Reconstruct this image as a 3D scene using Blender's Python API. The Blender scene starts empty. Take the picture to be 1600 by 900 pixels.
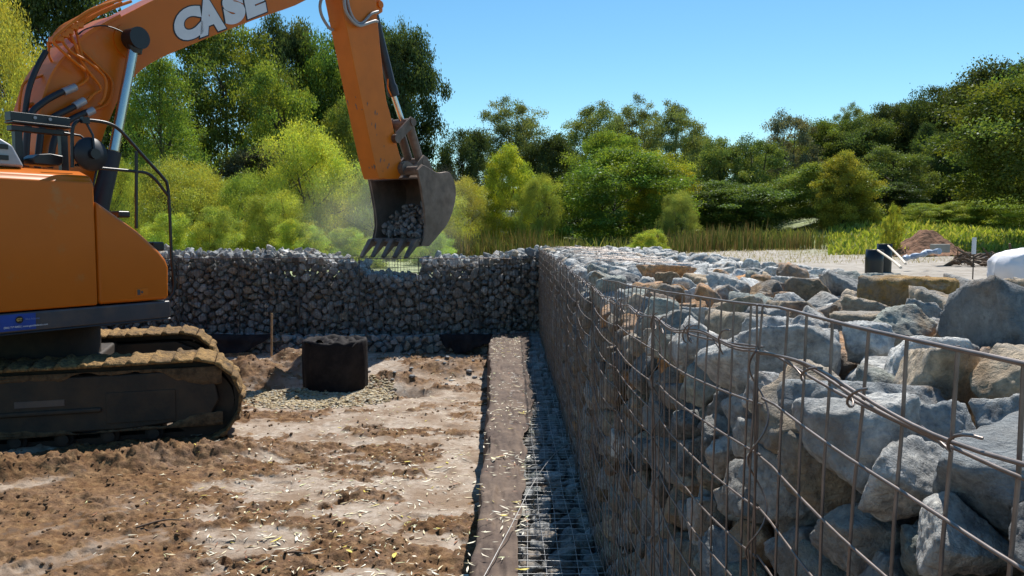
import bpy, bmesh, math, random
import numpy as np
from mathutils import Vector, Matrix
R = math.radians
rng = np.random.default_rng(7)
random.seed(7)
sc = bpy.context.scene
COL = sc.collection

# ------------------------------------------------------------------ camera, sky, sun, exposure
EYE = 2.1
FPX = 1250.0
PITCH = math.atan(88 / FPX)
cam = bpy.data.cameras.new("camera"); camo = bpy.data.objects.new("camera", cam); COL.objects.link(camo)
camo.location = (0, 0, EYE); camo.rotation_euler = (R(90) - PITCH, 0, 0)
cam.sensor_width = 36; cam.lens = 36 * FPX / 1600; cam.clip_start = 0.05; cam.clip_end = 3000
sc.camera = camo
SUN = Vector((.215, .66, 1.0)).normalized()
w = bpy.data.worlds.new("World"); sc.world = w; w.use_nodes = True
nt = w.node_tree; nt.nodes.clear()
sky = nt.nodes.new("ShaderNodeTexSky"); sky.sky_type = 'NISHITA'; sky.sun_disc = False
sky.sun_elevation = math.asin(SUN.z); sky.sun_rotation = math.atan2(SUN.x, SUN.y)
sky.altitude = 0; sky.air_density = 1.0; sky.dust_density = 0.2; sky.ozone_density = 3.0
bg = nt.nodes.new("ShaderNodeBackground"); bg.inputs[1].default_value = 0.098
out = nt.nodes.new("ShaderNodeOutputWorld")
hs = nt.nodes.new('ShaderNodeHueSaturation'); hs.inputs['Saturation'].default_value = 1.25; hs.inputs['Value'].default_value = 1.0
nt.links.new(sky.outputs[0], hs.inputs['Color']); tint = nt.nodes.new('ShaderNodeMix'); tint.data_type = 'RGBA'; tint.blend_type = 'MULTIPLY'; tint.inputs[0].default_value = 1; tint.inputs[7].default_value = (1.0, 1.13, 1.02, 1)
nt.links.new(hs.outputs[0], tint.inputs[6]); nt.links.new(tint.outputs[2], bg.inputs[0]); nt.links.new(bg.outputs[0], out.inputs[0])
sl = bpy.data.lights.new("sun", 'SUN'); sl.energy = 5.0; sl.angle = R(0.55); sl.color = (1, .955, .88)
so = bpy.data.objects.new("sun", sl); COL.objects.link(so)
so.rotation_euler = (-SUN).to_track_quat('-Z', 'Y').to_euler()
sc.view_settings.view_transform = 'Standard'; sc.view_settings.look = 'None'
sc.view_settings.exposure = 0.44; sc.view_settings.gamma = 1
sc.view_settings.use_curve_mapping = False

# ------------------------------------------------------------------ numpy noise
def _h(ix, iy, iz, s):
    n = (ix * 374761393 + iy * 668265263 + iz * 2147483647 + s * 974634777) & 0xffffffff
    n = ((n ^ (n >> 13)) * 1274126177) & 0xffffffff
    n = ((n ^ (n >> 16)) * 2246822519) & 0xffffffff
    return ((n ^ (n >> 15)) & 0xffff) / 65535.0
def vnoise(x, y, z, s=0):
    x, y, z = np.broadcast_arrays(np.asarray(x, float), np.asarray(y, float), np.asarray(z, float))
    fx, fy, fz = np.floor(x), np.floor(y), np.floor(z)
    ix, iy, iz = fx.astype(np.int64), fy.astype(np.int64), fz.astype(np.int64)
    x, y, z = x - fx, y - fy, z - fz
    x = x * x * x * (x * (6 * x - 15) + 10); y = y * y * y * (y * (6 * y - 15) + 10); z = z * z * z * (z * (6 * z - 15) + 10)
    r = 0
    for dx in (0, 1):
        wx = x if dx else 1 - x
        for dy in (0, 1):
            wy = y if dy else 1 - y
            for dz in (0, 1):
                wz = z if dz else 1 - z
                r = r + wx * wy * wz * _h(ix + dx, iy + dy, iz + dz, s)
    return r * 2 - 1
def fbm(x, y, z=0., o=4, s=0, g=.5):
    a, t, r, f = 1., 0., 0., 1.
    for k in range(o):
        r = r + a * vnoise(np.asarray(x) * f + 17.3 * k, np.asarray(y) * f - 9.1 * k, np.asarray(z) * f + 3.7 * k, s + k)
        t += a; a *= g; f *= 2.03
    return r / t
def ss(a, b, x):
    t = np.clip((np.asarray(x, float) - a) / (b - a), 0, 1); return t * t * (3 - 2 * t)

# ------------------------------------------------------------------ objects and tags
def tag(o, label=None, cat=None, group=None, kind=None):
    if label: o['label'] = label
    if cat: o['category'] = cat
    if group: o['group'] = group
    if kind: o['kind'] = kind
    return o
def empty(name, loc=(0, 0, 0), rz=0, scale=None, parent=None):
    o = bpy.data.objects.new(name, None); COL.objects.link(o)
    o.location = loc; o.rotation_euler = (0, 0, rz); o.empty_display_size = .2
    if scale: o.scale = scale
    if parent: o.parent = parent
    return o
def link(name, me, mat=None, parent=None, loc=None):
    o = bpy.data.objects.new(name, me); COL.objects.link(o)
    if mat is not None and len(me.materials) == 0: me.materials.append(mat)
    if parent: o.parent = parent
    if loc is not None: o.location = loc
    return o
def npmesh(name, V, F, smooth=False, attrs=None):
    """V (n,3), F (m,k) with constant k"""
    V = np.ascontiguousarray(V, dtype=np.float32); F = np.ascontiguousarray(F, dtype=np.int32)
    me = bpy.data.meshes.new(name); k = F.shape[1]
    me.vertices.add(len(V)); me.vertices.foreach_set("co", V.ravel())
    me.loops.add(F.size); me.loops.foreach_set("vertex_index", F.ravel())
    me.polygons.add(len(F)); me.polygons.foreach_set("loop_start", np.arange(0, F.size, k, dtype=np.int32))
    me.polygons.foreach_set("loop_total", np.full(len(F), k, dtype=np.int32))
    me.update(calc_edges=True)
    me.polygons.foreach_set("use_smooth", np.full(len(F), smooth, dtype=bool))
    for n, a in (attrs or {}).items():
        a = np.asarray(a, np.float32)
        if a.ndim == 1:
            at = me.attributes.new(n, 'FLOAT', 'POINT'); at.data.foreach_set("value", a)
        else:
            at = me.attributes.new(n, 'FLOAT_COLOR', 'POINT')
            at.data.foreach_set("color", np.hstack([a, np.ones((len(a), 1))]).astype(np.float32).ravel())
    return me
class MB:
    def __init__(s): s.v = []; s.f = []; s.sm = []
    def add(s, vs, fs, smooth=False):
        b = len(s.v); s.v.extend([tuple(map(float, p)) for p in vs]); s.f.extend([tuple(b + i for i in f) for f in fs]); s.sm.extend([smooth] * len(fs))
    def box(s, c, d, rot=None):
        x, y, z = d[0] / 2, d[1] / 2, d[2] / 2
        vs = [Vector((i, j, k)) for i in (-x, x) for j in (-y, y) for k in (-z, z)]
        if rot is not None: vs = [rot @ p for p in vs]
        c = Vector(c); s.add([p + c for p in vs], [(0, 1, 3, 2), (4, 6, 7, 5), (0, 4, 5, 1), (2, 3, 7, 6), (0, 2, 6, 4), (1, 5, 7, 3)])
    def prism(s, prof, y0, y1, axis='y'):
        """closed profile in (u,z), extruded along local y"""
        a = sum(prof[i][0] * prof[(i + 1) % len(prof)][1] - prof[(i + 1) % len(prof)][0] * prof[i][1] for i in range(len(prof)))
        if a < 0: prof = prof[::-1]
        n = len(prof); mk = (lambda p, t: (p[0], t, p[1])) if axis == 'y' else (lambda p, t: (t, p[0], p[1])) if axis == 'x' else (lambda p, t: (p[0], p[1], t))
        vs = [mk(p, y0) for p in prof] + [mk(p, y1) for p in prof]
        fs = [tuple(range(n)), tuple(range(2 * n - 1, n - 1, -1))] + [(i, i + n, (i + 1) % n + n, (i + 1) % n) for i in range(n)]
        if axis != 'y': fs = [f[::-1] for f in fs]
        s.add(vs, fs)
    def tube(s, pts, r, n=8, caps=True, smooth=True):
        P = [Vector(p) for p in pts]
        P = [p for i, p in enumerate(P) if i == 0 or (p - P[i - 1]).length > 1e-6]
        if len(P) < 2: return
        rs = r if isinstance(r, (list, tuple)) else [r] * len(P)
        T = []
        for i in range(len(P)):
            a = P[min(i + 1, len(P) - 1)] - P[max(i - 1, 0)]; T.append(a.normalized() if a.length > 1e-9 else Vector((0, 0, 1)))
        up = Vector((0, 0, 1)) if abs(T[0].z) < .9 else Vector((1, 0, 0))
        nrm = T[0].cross(up).normalized(); vs = []
        for i, p in enumerate(P):
            nrm = (nrm - T[i] * nrm.dot(T[i]))
            nrm = nrm.normalized() if nrm.length > 1e-6 else T[i].orthogonal().normalized()
            bn = T[i].cross(nrm)
            for k in range(n):
                a = 2 * math.pi * k / n; vs.append(p + (nrm * math.cos(a) + bn * math.sin(a)) * rs[i])
        fs = [(i * n + k, i * n + (k + 1) % n, (i + 1) * n + (k + 1) % n, (i + 1) * n + k) for i in range(len(P) - 1) for k in range(n)]
        s.add(vs, fs, smooth)
        if caps: s.add(vs[:n], [tuple(range(n - 1, -1, -1))]); s.add(vs[-n:], [tuple(range(n))])
    def cyl(s, a, b, r, n=24, r2=None): s.tube([a, b], [r, r if r2 is None else r2], n)
    def mesh(s, name):
        me = bpy.data.meshes.new(name); me.from_pydata(s.v, [], s.f); me.update()
        me.polygons.foreach_set("use_smooth", s.sm); return me
    def build(s, name, mat, parent=None, bevel=0, seg=2, sub=0):
        o = link(name, s.mesh(name), mat, parent)
        if bevel:
            m = o.modifiers.new("bevel", 'BEVEL'); m.width = bevel; m.segments = seg; m.limit_method = 'ANGLE'; m.angle_limit = R(28); m.harden_normals = True
            o.data.polygons.foreach_set("use_smooth", [True] * len(o.data.polygons))
        return o
def smoothpath(pts, n=6):
    P = [Vector(p) for p in pts]; out = []
    for i in range(len(P) - 1):
        p0 = P[max(i - 1, 0)]; p1 = P[i]; p2 = P[i + 1]; p3 = P[min(i + 2, len(P) - 1)]
        for k in range(n):
            t = k / n
            out.append(.5 * ((2 * p1) + (p2 - p0) * t + (2 * p0 - 5 * p1 + 4 * p2 - p3) * t * t + (-p0 + 3 * p1 - 3 * p2 + p3) * t ** 3))
    out.append(P[-1]); return out

# ------------------------------------------------------------------ materials
def newmat(name):
    m = bpy.data.materials.new(name); m.use_nodes = True; n = m.node_tree.nodes; n.clear()
    o = n.new("ShaderNodeOutputMaterial"); p = n.new("ShaderNodeBsdfPrincipled")
    m.node_tree.links.new(p.outputs[0], o.inputs[0]); return m, n, m.node_tree.links, p
def pset(p, **k):
    for a, b in k.items(): p.inputs[a.replace('_', ' ')].default_value = b
def c4(c): return (c[0], c[1], c[2], 1)
def noise(n, l, vec, scale, detail=5, rough=.55, dist=0):
    t = n.new("ShaderNodeTexNoise"); t.inputs['Scale'].default_value = scale; t.inputs['Detail'].default_value = detail
    t.inputs['Roughness'].default_value = rough; t.inputs['Distortion'].default_value = dist
    if vec is not None: l.new(vec, t.inputs['Vector'])
    return t.outputs[0]
def ramp(n, l, fac, stops):
    r = n.new("ShaderNodeValToRGB"); e = r.color_ramp.elements
    while len(e) < len(stops): e.new(.5)
    for i, (pp, c) in enumerate(stops): e[i].position = pp; e[i].color = c4(c) if len(c) == 3 else c
    l.new(fac, r.inputs[0]); return r.outputs[0]
def mix(n, l, fac, a, b, mode='MIX'):
    m = n.new("ShaderNodeMix"); m.data_type = 'RGBA'; m.blend_type = mode
    for s, v in ((0, fac), (6, a), (7, b)):
        if isinstance(v, (int, float)): m.inputs[s].default_value = v
        elif isinstance(v, tuple): m.inputs[s].default_value = c4(v)
        else: l.new(v, m.inputs[s])
    return m.outputs[2]
def math_(n, l, op, a, b=0.):
    m = n.new("ShaderNodeMath"); m.operation = op
    for s, v in ((0, a), (1, b)):
        if isinstance(v, (int, float)): m.inputs[s].default_value = v
        else: l.new(v, m.inputs[s])
    return m.outputs[0]
def bump(n, l, p, hgt, strength=.5, dist=.01, prev=None):
    b = n.new("ShaderNodeBump"); b.inputs['Strength'].default_value = strength; b.inputs['Distance'].default_value = dist
    l.new(hgt, b.inputs['Height'])
    if prev: l.new(prev, b.inputs['Normal'])
    l.new(b.outputs[0], p.inputs['Normal']); return b.outputs[0]
def geo(n): return n.new("ShaderNodeNewGeometry").outputs['Position']
def attr(n, name, fac=False):
    a = n.new("ShaderNodeAttribute"); a.attribute_name = name; return a.outputs['Fac' if fac else 'Color']
def simple(name, c, rough=.6, metal=0, var=.15, scale=8, bs=0, bd=.004, bsc=60, dirt=None, dirtamt=.4, coat=0):
    m, n, l, p = newmat(name); g = geo(n)
    nz = noise(n, l, g, scale, 6)
    base = ramp(n, l, nz, [(.3, tuple(x * (1 - var) for x in c)), (.7, tuple(min(1, x * (1 + var)) for x in c))])
    if dirt:
        dn = noise(n, l, g, 3.1, 8, .65)
        f = ramp(n, l, dn, [(.62 - dirtamt * .35, (0, 0, 0)), (.75, (1, 1, 1))])
        base = mix(n, l, f, base, dirt)
    l.new(base, p.inputs['Base Color']); pset(p, Roughness=rough, Metallic=metal)
    if coat: pset(p, Coat_Weight=coat, Coat_Roughness=.08)
    if bs: bump(n, l, p, noise(n, l, g, bsc, 6), bs, bd)
    return m
M = {}
def rockmat():
    m, n, l, p = newmat("rock"); g = geo(n); c = attr(n, "rc")
    n1 = noise(n, l, g, 9, 8, .62, .4); n2 = noise(n, l, g, 48, 8, .7); n3 = noise(n, l, g, 3.2, 4, .5); n4 = noise(n, l, g, 210, 3, .6)
    vo = n.new('ShaderNodeTexVoronoi'); vo.feature = 'DISTANCE_TO_EDGE'; vo.inputs['Scale'].default_value = 17; wv = mix(n, l, .12, g, noise(n, l, g, 12, 4)); l.new(wv, vo.inputs['Vector']); crack = ramp(n, l, vo.outputs['Distance'], [(0, (0, 0, 0)), (.06, (1, 1, 1))])
    v = ramp(n, l, n1, [(.28, (.5, .52, .55)), (.5, (1., 1., 1.)), (.72, (1.38, 1.34, 1.28))])
    col = mix(n, l, 1., c, v, 'MULTIPLY')
    dn_ = noise(n, l, g, 6.5, 9, .72, .8); col = mix(n, l, ramp(n, l, dn_, [(.50, (0, 0, 0)), (.60, (.55, .55, .55))]), col, (.40, .39, .365))
    sp = ramp(n, l, n2, [(.3, (.45, .45, .47)), (.5, (1, 1, 1)), (.7, (1.5, 1.48, 1.45))])
    col = mix(n, l, 1., col, sp, 'MULTIPLY')
    st = ramp(n, l, n3, [(.52, (0, 0, 0)), (.66, (.8, .8, .8))])
    n5 = noise(n, l, g, 21, 6, .6)
    col = mix(n, l, ramp(n, l, noise(n, l, g, 5.3, 6, .65), [(.36, (.75, .75, .75)), (.52, (0, 0, 0))]), col, (.26, .26, .25))
    st2 = mix(n, l, 1., st, ramp(n, l, n5, [(.4, (.1, .1, .1)), (.6, (1, 1, 1))]), 'MULTIPLY')
    col = mix(n, l, st2, col, (.30, .19, .10))
    l.new(col, p.inputs['Base Color']); pset(p, Roughness=.82); p.inputs['Specular IOR Level'].default_value = .35
    h = math_(n, l, 'ADD', math_(n, l, 'MULTIPLY', n2, .75), math_(n, l, 'ADD', n1, math_(n, l, 'ADD', math_(n, l, 'MULTIPLY', n4, .2), math_(n, l, 'MULTIPLY', crack, .05))))
    bump(n, l, p, h, 1.0, .026)
    return m
M['rock'] = rockmat()
M['darkwire'] = simple("dark_wire", (.07, .065, .06), .6, .2, .3, 30)
M['wire'] = simple("wire", (.215, .175, .155), .42, .55, .3, 30)
M['wirelight'] = simple("galvanised_wire", (.45, .44, .43), .38, .6, .2, 30)
def fabricmat(name, c, dust, amt):
    m, n, l, p = newmat(name); g = geo(n)
    f = ramp(n, l, noise(n, l, g, 5, 8, .7), [(.5 - amt * .3, (0, 0, 0)), (.72, (1, 1, 1))])
    base = mix(n, l, f, c, dust); l.new(base, p.inputs['Base Color']); pset(p, Roughness=.8)
    p.inputs['Specular IOR Level'].default_value = .2
    h = math_(n, l, 'ADD', noise(n, l, g, 14, 6, .6), math_(n, l, 'MULTIPLY', noise(n, l, g, 240, 3), .15)); bump(n, l, p, h, .5, .02); return m
M['fabric'] = fabricmat("geotextile", (.082, .057, .047), (.20, .145, .108), .5)
M['fabricdark'] = fabricmat("geotextile_dark", (.012, .010, .011), (.035, .028, .026), .2)
M['orange'] = simple("orange_paint", (.56, .135, .004), .38, 0, .05, 2, .05, .002, 6, (.45, .18, .05), .05, .10)
M['orangeworn'] = simple("orange_paint_worn", (.58, .15, .008), .42, 0, .1, 3, .08, .002, 20, (.05, .03, .02), .02)
M['grey'] = simple("grey_paint", (.06, .06, .066), .4, 0, .15, 4, dirt=(.14, .1, .075), dirtamt=.5)
M['black'] = simple("black_paint", (.012, .012, .014), .38, 0, .2, 8)
M['rubber'] = simple("rubber_hose", (.014, .015, .02), .5, 0, .2, 8)
for k_ in ('orange', 'orangeworn'):
    M[k_].node_tree.nodes['Principled BSDF'].inputs['Specular IOR Level'].default_value = .28
M['chrome'] = simple("chrome_rod", (.62, .60, .57), .26, 1, .05, 8)
M['steel'] = simple("worn_steel", (.17, .125, .10), .55, .35, .35, 6, .4, .004, 40, (.10, .065, .045), .5)
M['white'] = simple("white_decal", (.66, .66, .68), .5, 0, .04)
M['decalblack'] = simple("black_decal", (.01, .01, .012), .5)
M['blue'] = simple("blue_decal", (.015, .06, .32), .45)
M['gold'] = simple("gold_decal", (.7, .42, .08), .5)
M['yellow'] = simple("yellow_decal", (.65, .33, .03), .5)
M['silver'] = simple("silver_cover", (.34, .34, .36), .4, .3, .1)
M['glass'] = simple("dark_glass", (.02, .025, .03), .06, 0, .1)
M['mudtrack'] = simple("mud_caked_steel", (.27, .16, .055), .95, 0, .6, 26, 1.0, .03, 34, (.05, .032, .02), .6)
M['frame'] = simple("track_frame_paint", (.026, .021, .015), .7, 0, .3, 6, .4, .006, 30, (.075, .044, .022), .6)
M['hosegrey'] = simple("grey_hose", (.28, .28, .29), .42, 0, .1)
M['wood'] = simple("wood", (.38, .25, .13), .8, 0, .3, 20, .3, .003, 90)
M['tarp'] = simple("white_tarp", (.78, .76, .78), .6, 0, .06, 5, .4, .02, 9)
M['pvc'] = simple("white_pipe", (.62, .65, .70), .4, 0, .05)
M['redsoil'] = simple("red_brown_soil", (.20, .095, .05), .95, 0, .45, 8, .9, .05, 12)
M['concrete'] = simple("concrete", (.36, .33, .28), .85, 0, .15)
M['strap'] = simple("pale_strap", (.72, .62, .5), .7)
M['bark'] = simple("bark", (.075, .058, .042), .9, 0, .4, 12, .6, .03, 20)
M['stick'] = simple("dead_stick", (.13, .085, .055), .9, 0, .4, 30)
M['bluesheet'] = simple("blue_grey_plastic", (.36, .42, .52), .5, 0, .35, 9)
def foliagemat():
    m = bpy.data.materials.new("foliage"); m.use_nodes = True; n = m.node_tree.nodes; n.clear(); l = m.node_tree.links
    o = n.new("ShaderNodeOutputMaterial"); oi = n.new("ShaderNodeObjectInfo"); v = attr(n, "lv")
    c = mix(n, l, 1., oi.outputs['Color'], v, 'MULTIPLY')
    d = n.new("ShaderNodeBsdfDiffuse"); t = n.new("ShaderNodeBsdfTranslucent"); g = n.new("ShaderNodeBsdfGlossy"); g.inputs['Roughness'].default_value = .42
    l.new(c, d.inputs[0]); ct = mix(n, l, 1., c, (1.25, 1.15, .55), 'MULTIPLY'); l.new(ct, t.inputs[0]); g.inputs[0].default_value = (.8, .85, .9, 1)
    a = n.new("ShaderNodeMixShader"); a.inputs[0].default_value = .42; l.new(d.outputs[0], a.inputs[1]); l.new(t.outputs[0], a.inputs[2])
    b = n.new("ShaderNodeMixShader"); b.inputs[0].default_value = .018; l.new(a.outputs[0], b.inputs[1]); l.new(g.outputs[0], b.inputs[2])
    l.new(b.outputs[0], o.inputs[0]); return m
M['foliage'] = foliagemat()

# ------------------------------------------------------------------ ground: one sheet to the horizon
XW = 0.45                                  # near wall's face
def tread(x, y):                            # curved caterpillar ruts crossing the lower left
    q = x * .73 - y * .68; return q
def pit(x, y):
    z = .03 * fbm(x * .5, y * .5, 0, 3, 11)
    z = z + .18 * ss(11.0, 12.3, y)
    # berm thrown up beside the near track
    ax, ay, bx, by = -5.6, 6.0, -2.45, 7.45
    dx, dy = bx - ax, by - ay; L = math.hypot(dx, dy)
    t = ((x - ax) * dx + (y - ay) * dy) / L; d = ((x - ax) * -dy + (y - ay) * dx) / L
    b = np.exp(-(d / .20) ** 2) * ss(-.4, .4, t) * (1 - ss(L - .25, L + .35, t))
    z = z + b * (.14 + .13 * fbm(x * 1.9, y * 1.9, 0, 5, 5, .55))
    rough = np.clip(b * 1.2, 0, 1)
    # mounds by the drum and stake
    for (mx, my, rx, ry, h) in ((-3.75, 11.2, .75, .38, .26), (-3.1, 11.75, .5, .3, .22), (-1.55, 10.9, .55, .25, .15), (-.95, 11.6, .6, .3, .10), (-2.9, 10.2, .3, .2, .06)):
        g = np.exp(-((x - mx) / rx) ** 2 - ((y - my) / ry) ** 2); z = z + g * h * (1 + .6 * fbm(x * 4, y * 4, 0, 3, 8)); rough = np.maximum(rough, g * 1.1)
    z = z - .16 * np.exp(-((x + 1.35) / .28) ** 2 - ((y - 10.35) / .16) ** 2)
    z = z - .15 * np.exp(-((x + 3.1) / .4) ** 2 - ((y - 10.75) / .2) ** 2)
    # brown worked soil at lower left, pale silt crust elsewhere
    side = (x + .55 + .42 * (y - 3.6)) if False else (x - (-1.75 - .40 * (y - 4.4)))
    crust = ss(-.45, .45, side + .8 * fbm(x * 1.3, y * 1.6, 0, 4, 21, .6))
    soil = np.maximum(1 - crust, rough)
    c1 = fbm(x * 2.1, y * 3.4, 0, 5, 31, .62) + .25 * fbm(x * .6, y * .6, 0, 2, 35); patch = ss(-.06, .26, c1 + .25 * fbm(x * 7, y * 11, 0, 3, 37))
    soil = np.clip(np.maximum(soil, patch * .8 + .22 * ss(-.3, .4, fbm(x * 6, y * 8, 0, 3, 36))), 0, 1)
    q = tread(x, y)
    f1 = fbm(x * 7 + .6 * q, y * 9, 0, 4, 41); f2 = fbm(x * 17, y * 19, 0, 3, 43)
    clod = .55 * ss(.0, .16, f1) + .35 * ss(.05, .18, f2) + .3 * np.maximum(0, f1)
    str_ = fbm(q * 7, (x * .68 + y * .73) * 1.3, 0, 3, 51)
    al = x * .68 + y * .73
    worked = (1 - crust) * (1 - np.clip(b * 1.5, 0, 1))
    rut = fbm(q * 3.2, al * .45, 0, 4, 55, .6); ridge = 1 - 2 * np.abs(fbm(q * 5.5, al * .8, 0, 4, 56, .6))
    tone = np.clip(.72 + .9 * fbm(q * 2.6, al * .5, 0, 4, 59, .65), .25, 1)
    z = z + worked * (.045 * rut + .018 * ridge)
    soil = soil * (1 - worked) + worked * tone
    z = z + soil * ((.026 * (1 - .55 * worked) + .030 * np.clip(b, 0, 1)) * clod + .020 * str_ + .02 * fbm(q * 2.2, (x * .68 + y * .73) * .35, 0, 3, 57)) + .006 * fbm(x * 13, y * 13, 0, 3, 61) * (1 - soil)
    for (fx, fy, fa) in ((-1.75, 5.0, .5), (-1.3, 6.1, .9), (-1.0, 4.4, .2), (-2.0, 7.1, .7), (-.8, 7.6, 1.1), (-1.5, 8.5, .4)):
        for (o_, rx, ry) in ((0, .13, .05), (.2, .06, .045)):
            cx, cy = fx - o_ * math.cos(fa), fy - o_ * math.sin(fa); a_ = (x - cx) * math.cos(fa) + (y - cy) * math.sin(fa); c_ = -(x - cx) * math.sin(fa) + (y - cy) * math.cos(fa)
            e_ = np.sqrt((a_ / rx) ** 2 + (c_ / ry) ** 2); z = z - .028 * (1 - ss(.8, 1.05, e_)) + .014 * np.exp(-((e_ - 1.25) / .18) ** 2); soil = np.maximum(soil, .7 * (1 - ss(.9, 1.2, e_)))
    z = z + .022 * patch * ss(0, .15, fbm(x * 12, y * 18, 0, 3, 71)) - .02 * ss(.25, .5, fbm(x * 3.1, y * 3.1, 0, 2, 73)) + .012 * fbm(q * 5, (x * .68 + y * .73) * .5, 0, 3, 58)
    fine = ss(0, .5, soil) * .012 * fbm(x * 40, y * 40, 0, 2, 81)
    return z + fine, soil
def ground_z(x, y, full=False):
    x = np.asarray(x, float); y = np.asarray(y, float)
    pz, soil = pit(x, y)
    up = 1.16 + .05 * fbm(x * .25, y * .25, 0, 4, 91) + .02 * fbm(x * 2, y * 2, 0, 3, 95)
    up = up + .30 * ss(18, 30, y) * ss(2, 9, x)
    up = up + 1.5 * ss(22, 45, y) * ss(9, 19, x) + 5.5 * ss(40, 95, y) * ss(16, 50, x) + 1.2 * ss(40, 70, y)
    pond = ss(16.2, 17.6, y) * (1 - ss(29.5, 31.5, y + .8 * fbm(x * .3, 3, 0, 2, 4))) * (1 - ss(3.5, 6.5, x)) * ss(-32, -28, x)
    up = up - .7 * pond
    inpit = (1 - ss(13.45, 13.55, y)) * (1 - ss(1.35, 1.45, x)) * ss(-17, -14, x)
    z = up * (1 - inpit) + pz * inpit
    if full:
        return z, soil * inpit, inpit, ss(24, 27, y) * ss(8, 13, x - .12 * (y - 25)) + ss(30, 33, y) * (1 - inpit)
    return z
def axis(segs):
    o = []
    for a, b, n in segs: o += list(np.linspace(a, b, n, endpoint=False))
    return np.array(o + [segs[-1][1]])
gx = axis([(-900, -60, 14), (-60, -14, 46), (-14, -5.6, 60), (-5.6, .5, 400), (.5, 1.3, 8), (1.3, 1.5, 10), (1.5, 3, 12), (3, 30, 90), (30, 90, 30), (90, 900, 12)])
gy = axis([(-300, -10, 8), (-10, 3.2, 50), (3.2, 8, 330), (8, 13.3, 250), (13.3, 13.7, 14), (13.7, 34, 90), (34, 100, 50), (100, 2500, 14)])
GX, GY = np.meshgrid(gx, gy); Z, soil, inp, green = ground_z(GX, GY, True)
nx, ny = len(gx), len(gy)
idx = np.arange(nx * ny).reshape(ny, nx)
F = np.stack([idx[:-1, :-1], idx[:-1, 1:], idx[1:, 1:], idx[1:, :-1]], -1).reshape(-1, 4)
gm = npmesh("ground", np.stack([GX, GY, Z], -1).reshape(-1, 3), F, True,
            {"soil": soil.ravel(), "pit": inp.ravel(), "green": np.clip(green, 0, 1).ravel()})
def groundmat():
    m, n, l, p = newmat("ground"); g = geo(n)
    s = attr(n, "soil", True); pt = attr(n, "pit", True); gr = attr(n, "green", True)
    n1 = noise(n, l, g, 2.2, 8, .65); n2 = noise(n, l, g, 14, 8, .7); n3 = noise(n, l, g, 90, 5, .7)
    crust = ramp(n, l, n2, [(.3, (.20, .145, .10)), (.46, (.34, .265, .20)), (.62, (.44, .365, .295))])
    crust = mix(n, l, ramp(n, l, n1, [(.42, (0, 0, 0)), (.60, (.85, .85, .85))]), crust, (.23, .155, .10))
    soilc = ramp(n, l, n2, [(.3, (.05, .023, .010)), (.48, (.15, .075, .030)), (.7, (.30, .18, .082))])
    f = math_(n, l, 'ADD', s, math_(n, l, 'MULTIPLY', math_(n, l, 'SUBTRACT', n2, .5), .9))
    f = ramp(n, l, f, [(.3, (0, 0, 0)), (.62, (1, 1, 1))])
    pc = mix(n, l, f, crust, soilc)
    grav = ramp(n, l, noise(n, l, g, 3, 9, .75), [(.3, (.2, .165, .13)), (.6, (.36, .32, .27))])
    grass = ramp(n, l, noise(n, l, g, 4, 8, .7), [(.3, (.07, .10, .025)), (.55, (.16, .20, .05)), (.75, (.25, .24, .10))])
    uc = mix(n, l, gr, grav, grass)
    col = mix(n, l, pt, uc, pc)
    l.new(col, p.inputs['Base Color']); l.new(ramp(n, l, n1, [(.35, (.55,) * 3), (.6, (.92,) * 3)]), p.inputs['Roughness']); p.inputs['Specular IOR Level'].default_value = .3
    h = math_(n, l, 'ADD', n2, math_(n, l, 'MULTIPLY', n3, .35)); bump(n, l, p, h, .8, .02)
    return m
tag(link("ground", gm, groundmat()), "bare muddy ground inside the gabion walls and the land beyond", kind='structure')
def gz(x, y): return float(ground_z(np.array([x]), np.array([y]))[0])

# pond
def watermat():
    m, n, l, p = newmat("pond_water"); g = geo(n)
    f = ramp(n, l, noise(n, l, g, .55, 8, .65, 1.2), [(.38, (0, 0, 0)), (.52, (1, 1, 1))])
    l.new(mix(n, l, f, (.10, .12, .07), (.27, .31, .13)), p.inputs['Base Color'])
    l.new(ramp(n, l, f, [(0, (.06,) * 3), (1, (.75,) * 3)]), p.inputs['Roughness'])
    bump(n, l, p, noise(n, l, g, 7, 4), .15, .02); return m
wm = npmesh("pond", [(-33, 15.8, 1.06), (7.5, 15.8, 1.06), (7.5, 32.5, 1.06), (-33, 32.5, 1.06)], [(0, 1, 2, 3)])
tag(link("pond", wm, watermat()), "shallow pond green with algae behind the far gabion wall", kind='structure')

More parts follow.
